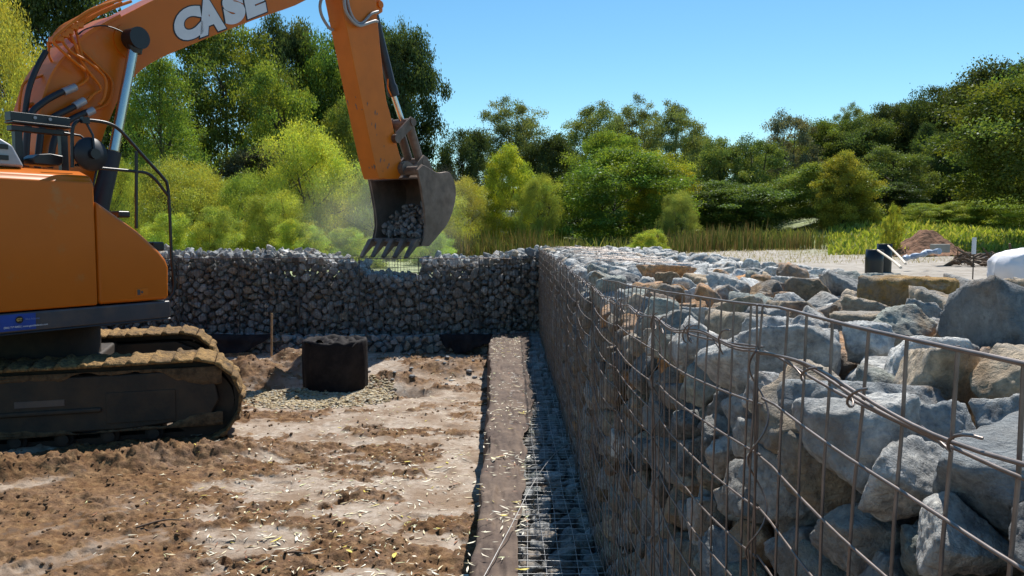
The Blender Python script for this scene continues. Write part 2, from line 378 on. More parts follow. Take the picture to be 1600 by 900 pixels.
# ------------------------------------------------------------------ rocks: packed cells
ICO = {}
def ico(k):
    if k not in ICO:
        bm = bmesh.new(); bmesh.ops.create_icosphere(bm, subdivisions=k, radius=1)
        ICO[k] = (np.array([v.co[:] for v in bm.verts]), np.array([[v.index for v in f.verts] for f in bm.faces])); bm.free()
    return ICO[k]
def darts(lo, hi, rfun, tries, seeds=None, k=.93, accept=None):
    """dart throwing with a radius per point"""
    P = [] if seeds is None else [list(s) for s in seeds]
    cell = {}; cs = .3
    def key(p): return (int(math.floor(p[0] / cs)), int(math.floor(p[1] / cs)), int(math.floor(p[2] / cs)))
    for i, p in enumerate(P): cell.setdefault(key(p), []).append(i)
    C = rng.uniform(lo, hi, (tries, 3)); rr = rng.random(tries)
    for t in range(tries):
        x, y, z = C[t]
        if accept and not accept(x, y, z): continue
        r = rfun(x, y, z, rr[t] if t < tries * .5 else rr[t] * .55); a, b, c = key((x, y, z)); ok = True
        for i in range(a - 1, a + 2):
            for j in range(b - 1, b + 2):
                for q in range(c - 1, c + 2):
                    for m in cell.get((i, j, q), ()):
                        o = P[m]; d = (o[0] - x) ** 2 + (o[1] - y) ** 2 + (o[2] - z) ** 2
                        if d < ((o[3] + r) * k) ** 2: ok = False; break
                    if not ok: break
                if not ok: break
            if not ok: break
        if ok: P.append([x, y, z, r]); cell.setdefault((a, b, c), []).append(len(P) - 1)
    return np.array(P)
def rock_verts(i, S, nb, bounds, k, p=11, shrink=.965, ncut=7, amp=.05, cutlo=.72):
    D, Fc = ico(k); c = S[i, :3]; r0 = S[i, 3]
    q = S[nb, :3] - c; d = np.linalg.norm(q, axis=1); N = q / d[:, None]
    H = np.maximum((d / 2 + (r0 ** 2 - S[nb, 3] ** 2) / (2 * d)) * shrink - .002, r0 * .35)
    for (n_, h_) in bounds: N = np.vstack([N, n_]); H = np.append(H, max(h_, r0 * .22))
    cn = rng.normal(size=(ncut, 3)); cn /= np.linalg.norm(cn, axis=1)[:, None]
    N = np.vstack([N, cn]); H = np.append(H, r0 * rng.uniform(cutlo, 1.25, ncut))
    H = np.minimum(H, r0 * 1.55)
    Q = np.maximum(D @ N.T, 1e-4) / H
    rad = np.minimum((Q ** p).sum(1) ** (-1 / p), r0 * 1.9)
    off = rng.uniform(0, 99, 3)
    E = D * (rad / r0)[:, None] * 1.3
    nz = fbm(E[:, 0] * 1.1 + off[0], E[:, 1] * 1.1 + off[1], E[:, 2] * 1.1 + off[2], 3 if k < 5 else 5, 3)
    rid = 1 - np.abs(fbm(E[:, 0] * 2.1 + off[1], E[:, 1] * 2.1 + off[2], E[:, 2] * 2.1 + off[0], 3, 9))
    fine = fbm(E[:, 0] * 5 + off[2], E[:, 1] * 5 + off[0], E[:, 2] * 5 + off[1], 3, 13) if k >= 4 else 0
    rad = rad * (1 + amp * nz * 1.5 - amp * 1.2 * (1 - rid) + .030 * fine)
    return D * rad[:, None], Fc
def knn(S, K=20):
    out = np.zeros((len(S), K), int)
    for a in range(0, len(S), 400):
        d = ((S[a:a + 400, None, :3] - S[None, :, :3]) ** 2).sum(2)
        d[np.arange(min(400, len(S) - a)), np.arange(a, min(a + 400, len(S)))] = 1e9
        out[a:a + 400] = np.argpartition(d, K, axis=1)[:, :K]
    return out
CN = {'blue grey': (.235, .25, .255), 'grey': (.30, .293, .275), 'green grey': (.255, .27, .235), 'dark grey': (.14, .145, .15),
      'pale grey': (.43, .425, .405), 'tan': (.36, .285, .20), 'rusty orange': (.38, .20, .085), 'brown': (.21, .145, .085)}
def pick(probs):
    ks = list(probs); v = np.array([probs[k] for k in ks]); return ks[rng.choice(len(ks), p=v / v.sum())]
def project(x, y, z):
    z = z - EYE; f = y * math.cos(PITCH) - z * math.sin(PITCH); u = z * math.cos(PITCH) + y * math.sin(PITCH)
    return 800 + FPX * x / f, 450 - FPX * u / f, f
BT = [(-1, -.19), (.3, -.19), (.7, -.20), (1.31, -.20), (1.61, -.222), (2.16, -.258), (2.69, -.272), (3.5, -.30), (5, -.29), (7, -.27), (14, -.27)]
AT = [(-1, -.10), (.3, -.105), (.7, -.112), (1.31, -.124), (1.56, -.137), (2.4, -.175), (2.87, -.195), (3.85, -.227)]
def zB(y): return EYE + float(np.interp(y, [a for a, b in BT], [b for a, b in BT]))
def zA(y): return EYE + float(np.interp(y, [a for a, b in AT], [b for a, b in AT]))
J0, PIT = 1.38, .978                        # joint positions of the near wall
def bulge(y, z):
    f = ((y - J0) / PIT) % 1.0
    return .020 * math.sin(math.pi * f) ** .8 * math.sin(math.pi * min(1, max(0, (z - .44) / 1.45))) ** .6 + .012 * float(fbm(y * 1.7, z * 1.7, 0, 2, 77))
X1 = 2.42                                   # near wall's far side
def topz(x, y):                             # height of the piled rocks
    return 1.84 + (.085 - .055 * ss(1.9, 3.2, y)) * ss(.45, 1.0, x) * (1 - .3 * ss(1.9, 2.45, x)) + .03 * float(fbm(x * 1.1, y * 1.1, 0, 2, 33)) - .035 * ss(3, 6, y) * ss(.6, 1.2, x)
# forced large ones seen on top
big = [(1.36, 2.75, 1.83, .16), (1.12, 1.72, 1.83, .15), (.64, .98, 1.82, .105), (.62, 1.36, 1.80, .095), (.66, 1.95, 1.80, .135), (.95, 4.9, 1.86, .13),
       (1.0, 2.25, 1.84, .13), (1.75, 2.9, 1.82, .13), (1.75, 2.15, 1.82, .14), (1.35, 3.6, 1.81, .11), (.78, 2.75, 1.82, .11), (2.1, 3.4, 1.84, .15)]
def near_r(x, y, z, t):
    s = .040 + .038 * t
    if z > 1.68: s = (.046 + .068 * t) if y < 5 else (.048 + .05 * t)
    if z < 1.68 and y < 2.4: s = .040 + .034 * t
    return s
def near_acc(x, y, z):
    if z > topz(x, y) - .06: return False
    if z > 1.64: return True
    return x < XW + .36
flat_from = None
SA = darts((XW + .055, -.7, .40), (X1, 13.9, 1.93), near_r, 230000, big, .84, near_acc)
ORD = ['nearest', 'second', 'third', 'fourth', 'fifth', 'sixth', 'seventh', 'eighth', 'ninth', 'tenth', 'eleventh', 'twelfth', 'thirteenth', 'fourteenth', 'fifteenth', 'sixteenth', 'seventeenth', 'eighteenth', 'nineteenth', 'twentieth']
stuffV, stuffF, stuffC, nv = [], [], [], 0
def tostuff(V, Fc, c):
    global nv
    stuffV.append(V); stuffF.append(Fc + nv); stuffC.append(np.repeat([c], len(V), 0)); nv += len(V)
def near_bounds(c, r0):
    x, y, z = c
    b = [((-1, 0, 0), x - (XW - bulge(y, z) + .008 + rng.uniform(0, .02))), ((0, 0, -1), z - .40)]
    tz = topz(x, y) + rng.uniform(-.045, .035)
    if z > 1.6:
        n_ = np.array([rng.normal() * .16 + .10, rng.normal() * .16 + .10, 1.]); n_ /= np.linalg.norm(n_); b.append((n_, tz - z))
    return b
nbA = knn(SA)
xs, ys, fs = project(SA[:, 0], SA[:, 1], SA[:, 2])
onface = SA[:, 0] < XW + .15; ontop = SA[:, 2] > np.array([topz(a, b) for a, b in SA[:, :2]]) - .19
vis = (onface | ontop) & (xs > -60) & (xs < 1680) & (ys < 980) & (fs > .3)
px = np.where(fs > .2, SA[:, 3] * 2 / np.maximum(fs, .2) * FPX, 0)
px = px * np.where(onface & ~ontop, np.clip(SA[:, 0] / np.maximum(SA[:, 1], .1) * 1.6, .25, 1), np.clip(.35 + .4 / np.maximum(SA[:, 1], .1), .35, 1))
order = np.argsort(-np.where(vis, px, 0)); indiv = set(order[:300].tolist())
info = []
for i in range(len(SA)):
    x, y, z, r0 = SA[i]; lev = 3
    shown = vis[i] or onface[i] or ontop[i]
    if i in indiv: lev = 5
    elif shown and y < 7: lev = 4
    elif not shown: lev = 3
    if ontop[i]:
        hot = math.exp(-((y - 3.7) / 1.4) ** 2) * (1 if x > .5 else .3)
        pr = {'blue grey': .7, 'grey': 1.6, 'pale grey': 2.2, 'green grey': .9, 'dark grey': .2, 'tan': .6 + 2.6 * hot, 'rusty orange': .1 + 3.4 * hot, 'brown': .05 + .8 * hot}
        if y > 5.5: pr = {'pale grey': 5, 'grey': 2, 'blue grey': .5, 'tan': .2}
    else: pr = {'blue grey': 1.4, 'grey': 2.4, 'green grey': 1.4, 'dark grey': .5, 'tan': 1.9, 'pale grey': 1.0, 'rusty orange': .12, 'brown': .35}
    cn = pick(pr)
    if i == 0: cn = 'brown'
    if i in (1, 2, 3, 4): cn = ['', 'dark grey', 'blue grey', 'blue grey', 'pale grey'][i]
    if i == 5: cn = 'rusty orange'
    c = np.array(CN[cn]) * rng.uniform(.82, 1.18) * (1.5 if ontop[i] else 1.0)  # wall-top stones lightened: dust, plus sunlit brightness put into the colour
    if cn == 'rusty orange' and r0 > .10 and i != 5: c = np.array(CN['tan']) * 1.1
    if i == 0: c = np.array((.40, .235, .07))
    top = ontop[i]
    bnd = near_bounds((x, y, z), r0)
    if i == 0: bnd[-1] = ((0, 0, 1.), 1.945 - z)
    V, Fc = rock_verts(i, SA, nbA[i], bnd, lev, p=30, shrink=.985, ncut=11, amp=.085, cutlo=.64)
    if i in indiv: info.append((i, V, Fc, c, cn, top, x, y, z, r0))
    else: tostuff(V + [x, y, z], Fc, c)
# labels of the 300 individually built stones
def bask(y): return int(math.floor((y - J0) / PIT)) + 2      # 1 = basket that starts behind the camera
cnt = {}
info.sort(key=lambda t: (t[5], bask(t[7]), int((t[8] - .44) / .17), t[7]))
used = set()
for (i, V, Fc, c, cn, top, x, y, z, r0) in info:
    b = max(0, bask(y)); sz = 'large' if r0 > .125 else 'medium' if r0 > .09 else 'small'
    bn = ORD[min(b, 19)]
    if top:
        strip = 'front edge' if x < .75 else 'inner front' if x < 1.2 else 'middle' if x < 1.7 else 'back'
        key = ('t', b, strip); base = f"{sz} {cn} stone on wall top, {strip} of {bn} basket"
        if i == 0: base = "large stone capped with golden brown moss on the wall top"
        g = 'stones piled on the near wall'
    else:
        row = max(0, int((zB(y) - z) / .17)); key = ('f', b, row)
        base = f"{sz} {cn} stone behind mesh, {bn} basket, " + (['top', 'second', 'third', 'fourth', 'fifth', 'sixth', 'seventh', 'eighth', 'ninth'][min(row, 8)]) + " row"
        g = 'stones packed behind the near wall mesh'
    cnt[key] = cnt.get(key, 0) + 1
    lab = base if (top and i == 0) else base + ", " + ORD[min(cnt[key] - 1, 19)].replace('nearest', 'first') + " inwards"
    if cnt[key] > 20: lab = base + f", {ORD[min(cnt[key] - 21, 19)].replace('nearest', 'first')} from far end"
    used.add(lab)
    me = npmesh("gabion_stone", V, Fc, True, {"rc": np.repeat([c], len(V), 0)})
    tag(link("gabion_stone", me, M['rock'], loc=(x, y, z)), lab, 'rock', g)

# far wall
YB = 13.0
flat_from = sum(len(f) for f in stuffF)
TOPP = [(-12, 1.76), (-5.6, 1.76), (-3.5, 1.77), (-3.05, 1.70), (-2.5, 1.56), (-2.42, 1.42), (-1.9, 1.38), (-1.50, 1.37), (-1.47, 1.66), (-.55, 1.68), (-.4, 1.74), (.5, 1.82)]
def ztop(x): return float(np.interp(x, [a for a, b in TOPP], [b for a, b in TOPP]))
def acc_b(x, y, z):
    t = ztop(x) + .05 * float(fbm(x * 2, y * 2, 0, 2, 19))
    return z < t - .03 and (y < YB + .33 or z > t - .22)
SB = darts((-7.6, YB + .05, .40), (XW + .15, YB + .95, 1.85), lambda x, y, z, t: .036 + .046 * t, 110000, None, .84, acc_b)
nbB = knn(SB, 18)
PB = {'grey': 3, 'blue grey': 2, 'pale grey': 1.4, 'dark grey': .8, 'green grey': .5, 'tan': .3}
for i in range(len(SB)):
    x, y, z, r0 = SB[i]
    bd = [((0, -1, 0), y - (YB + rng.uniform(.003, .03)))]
    V, Fc = rock_verts(i, SB, nbB[i], bd, 3, p=40, shrink=.96, ncut=12, amp=.022, cutlo=.50); tostuff(V + [x, y, z], Fc, np.array(CN[pick(PB)]) * rng.uniform(.7, 1.15) * (1.05 if z < ztop(x) - .10 else 1.75))  # dusty upper stones get sunlit rim brightness worked into their colour
# ledge course at the foot of both walls
SCc = darts((-7.6, 12.64, .06), (-.2, 12.98, .43), lambda x, y, z, t: .045 + .04 * t, 9000, None, .88)
nbC = knn(SCc, 16)
for i in range(len(SCc)):
    x, y, z, r0 = SCc[i]; V, Fc = rock_verts(i, SCc, nbC[i], [((0, -1, 0), y - 12.6), ((0, 0, 1), .45 - z + rng.uniform(-.02, .02))], 3, p=40, shrink=.95, ncut=11, amp=.022, cutlo=.52)
    tostuff(V + [x, y, z], Fc, np.array(CN[pick(PB)]) * rng.uniform(.9, 1.25))
flat_to = sum(len(f) for f in stuffF)
SD = darts((-.06, .2, .33), (XW + .12, 12.7, .40), lambda x, y, z, t: .038 + .035 * t, 26000, None, .85)
nbD = knn(SD, 14)
for i in range(len(SD)):
    x, y, z, r0 = SD[i]; V, Fc = rock_verts(i, SD, nbD[i], [((0, 0, 1), .445 - z + rng.uniform(-.02, .015))], 4 if y < 6 else 3, p=14, shrink=.95, ncut=7, amp=.05, cutlo=.65)
    tostuff(V + [x, y, z], Fc, np.array(CN[pick(PB)]) * rng.uniform(.9, 1.25))
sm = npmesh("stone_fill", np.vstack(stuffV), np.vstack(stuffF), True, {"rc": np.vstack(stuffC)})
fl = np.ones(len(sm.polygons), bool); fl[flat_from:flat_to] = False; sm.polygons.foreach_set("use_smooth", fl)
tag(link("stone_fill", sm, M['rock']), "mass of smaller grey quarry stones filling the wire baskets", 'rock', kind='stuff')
# solid dark boxes for the walls' inner stone fill, added to block light
core = MB()
core.box(((XW + .30 + X1) / 2, 6.4, 1.02), (X1 - XW - .30, 14.2, 1.16 + .06)); core.box((XW + .5, 6.2, .17), (1.0, 13.4, .30))
core.box((-4.9, YB + .62, .80), (9.4, .68, 1.0)); core.box((-6.9, YB + .6, 1.15), (5.2, .66, .7)); core.box((.2, YB + .62, 1.2), (1.2, .68, .7))
core.box((.17, 6.2, .12), (.58, 12.6, .36)); core.box((-4.9, 12.83, .16), (9.4, .26, .34))
tag(core.build("wall_core", simple("stone_core", (.10, .10, .10), .95, 0, .5, 14, .9, .05, 14)), "solid dark stone core inside the gabion walls, added to block light", kind='structure')

# ------------------------------------------------------------------ wire baskets
def jit(s): return random.uniform(-s, s)
def front_x(y, z): return XW - bulge(y, z) - .002
for k in range(-2, 12):
    y0 = J0 + (k) * PIT; y1 = y0 + PIT; far = y0 > 4.5; rad = .0022 if y0 < 4 else .0021
    b = empty("gabion_basket", (XW, y0, .44))
    nm = ORD[k + 2]
    tag(b, f"{nm} wire basket from the camera in the near right-hand wall" if k + 2 else "wire basket beside the camera at the right-hand wall's near end", 'gabion basket', 'wire baskets of the near wall')
    m = MB(); nz_ = 16 if not far else 9
    for j in range(1, 10):
        yy = y0 + j * .0978 + jit(.006); ph = random.uniform(0, 9); zt = zA(yy) if yy < 3.85 else zB(yy)
        m.tube([(front_x(yy, z) - XW - .001, yy + .006 * math.sin(z * 6 + ph) - y0, z - .44) for z in np.linspace(.43, zt, nz_)], rad, 6 if not far else 4)
    ns = 15; spc = .092
    for q in range(0, 16):
        pts = []; a = jit(.008); sag = random.uniform(.0, .014)
        for t in np.linspace(0, 1, 14 if not far else 8):
            yy = y0 + t * PIT; z = zB(yy) - q * spc + a - sag * math.sin(math.pi * t)
            if z < .43: continue
            pts.append((front_x(yy, z) - XW - .0065, yy - y0, z - .44))
        if len(pts) > 3: m.tube(pts, rad, 6 if not far else 4)
    if y0 < 3.85:
        pts = [(front_x(yy, 1.8) - XW - .006 - .004 * math.sin(yy * 9), yy - y0, zA(yy) - .44) for yy in np.linspace(y0, min(y1, 3.85), 14)]
        m.tube(pts, .0026, 6)
    m.build("front_mesh", M['wire'], b)
    # laced joint between two baskets
    m = MB()
    for j in range(3):
        ph = random.uniform(0, 6); oy = jit(.016); ox = -random.uniform(.004, .022)
        m.tube([(front_x(y0, z) - XW + ox + .005 * math.sin(z * 9 + ph), oy + .008 * math.sin(z * 5 + ph), z - .44) for z in np.linspace(.43, (zA(y0) if y0 < 3.85 else zB(y0)) - (.0 if j < 2 else .1), nz_ + 6)], rad, 5)
    if not far:
        zz = np.linspace(.46, zB(y0), 150 if y0 < 3 else 70); ph = random.uniform(0, 6)
        m.tube([(front_x(y0, z) - XW - .012 + .016 * math.cos(z * 38 + ph), .022 * math.sin(z * 38 + ph) + .006 * math.sin(z * 7), z - .44) for z in zz], .0019, 5)
    else:
        m.tube([(front_x(y0, z) - XW - .01 + .012 * math.cos(z * 30), .018 * math.sin(z * 30), z - .44) for z in np.linspace(.46, zB(y0), 40)], .002, 4)
    m.build("laced_joint", M['wire'], b)
    # rim wires with lacing loops, bright galvanised
    m = MB()
    for j in range(2):
        ph = random.uniform(0, 6)
        m.tube([(front_x(yy, 1.8) - XW - .012 - .006 * j, yy - y0, zB(yy) - .44 + .008 * math.sin(yy * 11 + ph) + .006 * j) for yy in np.linspace(y0, y1, 24)], .0023, 6)
    n_ = 4 if not far else 3
    for j in range(n_):
        yc = y0 + (j + random.random()) * PIT / n_; L = random.uniform(.07, .15); ph = random.uniform(-.4, .4); a = random.uniform(.014, .03)
        m.tube([(front_x(yc, 1.8) - XW - .016 - .012 * math.sin(math.pi * t * 2), yc + (t - .5) * L - y0, zB(yc) - .44 + a * math.cos(math.pi * t * 1.6 + ph) - (zB(yc) - zB(yc + (t - .5) * L)) * 1.) for t in np.linspace(0, 1, 14)], .0018, 5)
    m.build("lacing_wire", M['wire'], b)
    if y0 > 6:                                  # closed lid over the farther baskets
        m = MB()
        lz = lambda x, yy: topz(x, yy) + .018 + .02 * float(fbm(x * 6, yy * 6, 0, 2, 6)) - .44 - .06 * (1 - ss(.45, .7, x))
        for j in range(0, 10, 2):
            yy = y0 + j * .0978
            m.tube([(x - XW, yy + jit(.02) - y0, lz(x, yy)) for x in np.linspace(XW - .03, 1.43, 12)], .0012, 4)
        for x in np.arange(XW + .08, 1.43, .196):
            m.tube([(x - XW + jit(.02), yy - y0, lz(x, yy)) for yy in np.linspace(y0, y1, 9)], .0012, 4)
        m.build("lid_mesh", M['wire'], b)
names_back = {0: 'last wire basket of the far wall, in the corner with the near wall', 1: 'nearly full far wall basket just right of the half-empty one', 2: 'half-empty far wall basket under the bucket teeth with bare mesh',
              3: 'far wall basket left of the half-empty one, stones sloping down', 4: 'far wall basket behind the tall wooden stake', 5: 'far wall basket heaped with stones beside the handrail',
              6: 'far wall basket partly hidden by the digger body'}
for k in range(7):
    x1 = .447 - k * .978; x0 = x1 - .978
    b = empty("gabion_basket", (x0, YB, .44)); tag(b, names_back[k], 'gabion basket', 'wire baskets of the far wall')
    for yy, s in ((-.004, 0), (.98, 1)):
        m = MB()
        if s and k > 3: continue
        for j in range(0, 20):
            x = j * .0489 + jit(.003)
            m.tube([(x + jit(.003), yy - .01 * math.sin(math.pi * x / .978), z) for z in np.linspace(0, 1.235, 5)], .0025, 4)
        for j in range(0, 14): m.tube([(x, yy - .006 - .01 * math.sin(math.pi * x / .978), j * .095 + jit(.003) - .008 * math.sin(math.pi * x / .978)) for x in np.linspace(0, .978, 7)], .0021, 4)
        m.build("rear_mesh" if s else "front_mesh", M['wire' if k in (1, 2, 3) else 'darkwire'], b)
    m = MB()
    for j in range(4): m.tube([(jit(.015), -.01 - .01 * random.random(), 0), (jit(.012), -.012, .6), (jit(.015), -.01, 1.25 - .02 * j)], .0048, 5)
    m.tube([(0, 0, 1.235), (0, .98, 1.235)], .004, 5); m.tube([(0, .98, 0), (0, .98, 1.235)], .008, 5)
    m.build("laced_joint", M['darkwire'], b)
    m = MB()
    for j in range(3): m.tube([(x, -.012 - .004 * j, 1.235 + .006 * math.sin(x * 20 + j * 2) - .012 * math.sin(math.pi * x / .978)) for x in np.linspace(0, .978, 14)], .003, 4)
    m.build("lacing_wire", M['wire'], b)
# ledge mesh at the foot of the near wall
for k in range(13):
    y0 = .40 + k * PIT; b = empty("base_mat", (0, y0, .45))
    if y0 > 12.2: continue
    tag(b, f"{ORD[k]} stretch of stone base mat from the camera along the near wall foot", 'wire mat', 'wire mats along the wall foot')
    m = MB()
    for x in np.arange(.0, .46, .0815):
        m.tube([(x + .006 * math.sin(yy * 4 + x * 30), yy - y0, .008 + .012 * float(fbm(x * 3, yy * 2, 0, 2, 5))) for yy in np.linspace(y0, y0 + PIT, 12)], .0019, 5)
    for j in range(12):
        yy = y0 + j * .0815
        m.tube([(x, yy + .006 * math.sin(x * 9 + j) - y0, .013 + .012 * float(fbm(x * 3, yy * 2, 0, 2, 5))) for x in np.linspace(-.02, .45, 6)], .0019, 5)
    m.build("mesh_panel", M['wirelight'], b)
m = MB(); m.tube(smoothpath([(-.14, 3.62, .48), (-.02, 4.1, .53), (.14, 4.75, .60), (.30, 5.3, .62), (.42, 5.6, .60)], 8), .0024, 5)
tag(m.build("loose_wire", M['wirelight']), "single loose curved wire lying across the base mat", 'wire')

# ------------------------------------------------------------------ geotextile strip, drapes and the wrapped drum
nu, nvv = 46, 420
U = np.linspace(0, 1, nu); Yv = np.linspace(.2, 12.75, nvv); UU, YY = np.meshgrid(U, Yv)
edge = .065 + .06 * fbm(YY * .8, 3.1, 0, 3, 14) + .03 * fbm(YY * 4, 1.1, 0, 2, 15) + .12 * ss(4.4, 8, YY) * 1.0 + .06 * ss(8, 12, YY)
left = -.185 - .11 * ss(6, 12, YY) + .03 * fbm(YY * .5, 8.8, 0, 2, 16) - .0 * YY
s = UU * 1.0
topw = edge - left
X_ = np.where(UU > .35, left + (UU - .35) / .65 * topw, left - .03 * np.sin((.35 - UU) / .35 * 1.3) - .02)
Z_ = np.where(UU > .35, .475 - .015 * np.exp(-(X_ - left) / .03), .475 - .015 - .47 * ((.35 - UU) / .35) ** 1.35)
wr = .022 * fbm(X_ * 4, YY * 1.6, 0, 4, 17) + .016 * (1 - 2 * np.abs(fbm(X_ * 14, YY * 3 + X_ * 6, 0, 3, 18))) + .004 * fbm(X_ * 40, YY * 12, 0, 2, 19)
left = left + .02 * fbm(YY * 2.5, 5.5, 0, 3, 12)
X_ = X_ + .035 * fbm(YY * 1.3, 9.9, 0, 3, 10) * (1 - UU) + np.where(UU < .36, .03 * fbm(YY * 3.2, UU * 2, 0, 3, 13), 0)
Z_ = Z_ + wr * 1.2
idx = np.arange(nu * nvv).reshape(nvv, nu); F = np.stack([idx[:-1, :-1], idx[:-1, 1:], idx[1:, 1:], idx[1:, :-1]], -1).reshape(-1, 4)
o = link("geotextile_strip", npmesh("geotextile_strip", np.stack([X_, YY, Z_], -1).reshape(-1, 3), F, True), M['fabric'])
so_ = o.modifiers.new("thick", 'SOLIDIFY'); so_.thickness = .004
tag(o, "long brown fabric strip littered with leaves beside the near wall", 'fabric')
def drape(x0, x1, seed, label, zt=.47, y_=12.57, f0=0, f1=.75):
    n1, n2 = 60, 24; A, B = np.meshgrid(np.linspace(0, 1, n1), np.linspace(0, 1, n2))
    X = x0 + A * (x1 - x0); fall = f0 + f1 * (.7 + .3 * fbm(A * 4, 0, 0, 3, seed)) * np.sin(np.clip(A, .02, .98) * math.pi) ** .45
    hh = np.clip(B * fall, 0, 1)
    Yy = y_ + .16 * (1 - hh * 3) * (hh < .33) - .16 * np.maximum(0, hh - .33) - .05 + .03 * fbm(A * 9, B * 3, 0, 3, seed + 1)
    Zz = np.maximum(zt + .02 * fbm(A * 8, B * 4, 0, 3, seed + 2) - .47 * np.maximum(0, hh - .2) / .8, ground_z(X, Yy) + .01)
    idx = np.arange(n1 * n2).reshape(n2, n1); F = np.stack([idx[:-1, :-1], idx[:-1, 1:], idx[1:, 1:], idx[1:, :-1]], -1).reshape(-1, 4)
    o = link("geotextile_drape", npmesh("geotextile_drape", np.stack([X, Yy, Zz], -1).reshape(-1, 3), F, True), M['fabricdark'])
    so_ = o.modifiers.new("thick", 'SOLIDIFY'); so_.thickness = .004; tag(o, label, 'fabric')
drape(-1.15, -.28, 3, "black fabric bunched over the ledge at the strip's far end", f1=1.2)
drape(-6.2, -3.75, 7, "black fabric sheet draped over the ledge behind the wooden stake", f1=1.2)
DX, DY = -2.35, 10.6
dr = empty("drum", (DX, DY, gz(DX, DY) - .02)); tag(dr, "black fabric-wrapped drum standing in a ring of tan gravel", 'drum')
n1, n2 = 96, 26; A, B = np.meshgrid(np.linspace(0, 2 * math.pi, n1, endpoint=False), np.linspace(0, 1, n2))
hh = np.clip(B / .86, 0, 1); rin = np.clip((B - .86) / .14, 0, 1)
fold = np.exp(-((((A + 2.1) + math.pi) % (2 * math.pi) - math.pi + .9) / .06) ** 2) * .03 + .012 * fbm(np.cos(A) * 3, np.sin(A) * 3, hh * 1.2, 4, 61) + .006 * fbm(A * 7, hh * .8, 0, 2, 67)
rr = .415 + fold + .006 * np.sin(hh * 3) - rin * .10; zz = .70 * hh + .018 * np.sin(rin * math.pi) - .05 * rin ** 2 + .03 * fbm(np.cos(A) * 4, np.sin(A) * 4, 0, 4, 62) * hh ** 3
V = np.stack([rr * np.cos(A), rr * np.sin(A), zz], -1).reshape(-1, 3)
idx = np.arange(n1 * n2).reshape(n2, n1); nx_ = np.roll(idx, -1, 1); F = np.stack([idx[:-1], nx_[:-1], nx_[1:], idx[1:]], -1).reshape(-1, 4)
link("wrap", npmesh("wrap", V, F, True), M['fabricdark'], dr)
m = MB(); m.cyl((0, 0, .0), (0, 0, .60), .31, 40); m.build("barrel", M['black'], dr, .01)
n1, n2 = 36, 14; A, B = np.meshgrid(np.linspace(-1, 1, n1), np.linspace(-1, 1, n2))
V = np.stack([A * .34, B * .22 - .12,   .675 + .07 * fbm(A * 3, B * 3, 0, 4, 63) + .045 * np.abs(np.sin(A * 6 + B * 2)) - .02 * A * A], -1).reshape(-1, 3)
idx = np.arange(n1 * n2).reshape(n2, n1); F = np.stack([idx[:-1, :-1], idx[:-1, 1:], idx[1:, 1:], idx[1:, :-1]], -1).reshape(-1, 4)
link("folded_top", npmesh("folded_top", V, F, True), M['fabricdark'], dr)
m = MB(); x, y = -3.63, 12.0; zb = gz(x, y); m.box((x, y, zb + .27), (.028, .02, .80), Matrix.Rotation(R(1.5), 3, 'Y'))
tag(m.build("wooden_stake", M['wood'], None, .002), "thin upright wooden stake in front of the far wall", 'stake')

# ------------------------------------------------------------------ loose stuff on the ground
def scatter(name, n, fx, size, mat, label, cat, seed, lv=2, flat=.7, cols=None):
    r = np.random.default_rng(seed); P = fx(r, n); D, Fc = ico(lv); k = len(P); s = r.uniform(size[0], size[1], k) * r.uniform(.6, 1, k)
    zz = ground_z(P[:, 0], P[:, 1]) if P.shape[1] == 2 else P[:, 2]
    base = D[None] * (1 + .35 * (r.random((k, len(D), 1)) - .5)); base = base * s[:, None, None] * np.stack([r.uniform(.7, 1.3, k), r.uniform(.6, 1, k), r.uniform(.4, 1, k) * flat], -1)[:, None, :]
    a = r.uniform(0, 6.28, k); ca, sa = np.cos(a), np.sin(a)
    X = base[..., 0] * ca[:, None] - base[..., 1] * sa[:, None]; Y = base[..., 0] * sa[:, None] + base[..., 1] * ca[:, None]
    V = np.stack([X + P[:, :1], Y + P[:, 1:2], base[..., 2] + (zz + s * .25)[:, None]], -1).reshape(-1, 3)
    Fa = (Fc[None] + (np.arange(k) * len(D))[:, None, None]).reshape(-1, 3)
    at = {}
    if cols is not None: cc = np.array(cols)[r.integers(0, len(cols), k)] * r.uniform(.75, 1.25, (k, 1)); at = {"rc": np.repeat(cc, len(D), 0)}
    return tag(link(name, npmesh(name, V, Fa, lv > 2, at), mat), label, cat, kind='stuff')
gm_, n, l, p = newmat('gravel_stone'); l.new(attr(n, 'rc'), p.inputs['Base Color']); pset(p, Roughness=.85); M['gravel'] = gm_
def g1(r, n):
    a = r.uniform(0, 6.28, n); d = np.sqrt(r.random(n)) ; P = np.stack([-2.35 + d * np.cos(a) * 1.05 - .1, 10.25 + d * np.sin(a) * .85 - .1], -1)
    return P[(((P[:, 0] - DX) ** 2 + (P[:, 1] - DY) ** 2) > .40 ** 2) & (r.random(n) > d ** 3 * .8)]
scatter("gravel", 9000, g1, (.012, .03), M['gravel'], "loose tan gravel spread around the black drum", 'gravel', 5, cols=[(.42, .32, .17), (.5, .42, .28), (.3, .22, .12), (.38, .34, .26)])
def g2(r, n):
    P = np.stack([r.uniform(-5.6, -.3, n), 3.3 + r.random(n) ** 1.3 * 9.2], -1); _, s = pit(P[:, 0], P[:, 1]); return P[r.random(n) < .04 + .9 * s]
M['clod'] = simple("mud_clod", (.15, .085, .04), .95, 0, .5, 10, .8, .02, 50)
scatter("mud_clods", 9000, g2, (.004, .022), M['clod'], "crumbled brown mud clods over the worked ground", 'mud', 6, lv=2)
def g3(r, n):
    P = np.stack([r.uniform(-3.0, -.3, n), r.uniform(10.6, 12.4, n)], -1); return P[r.random(n) < .3]
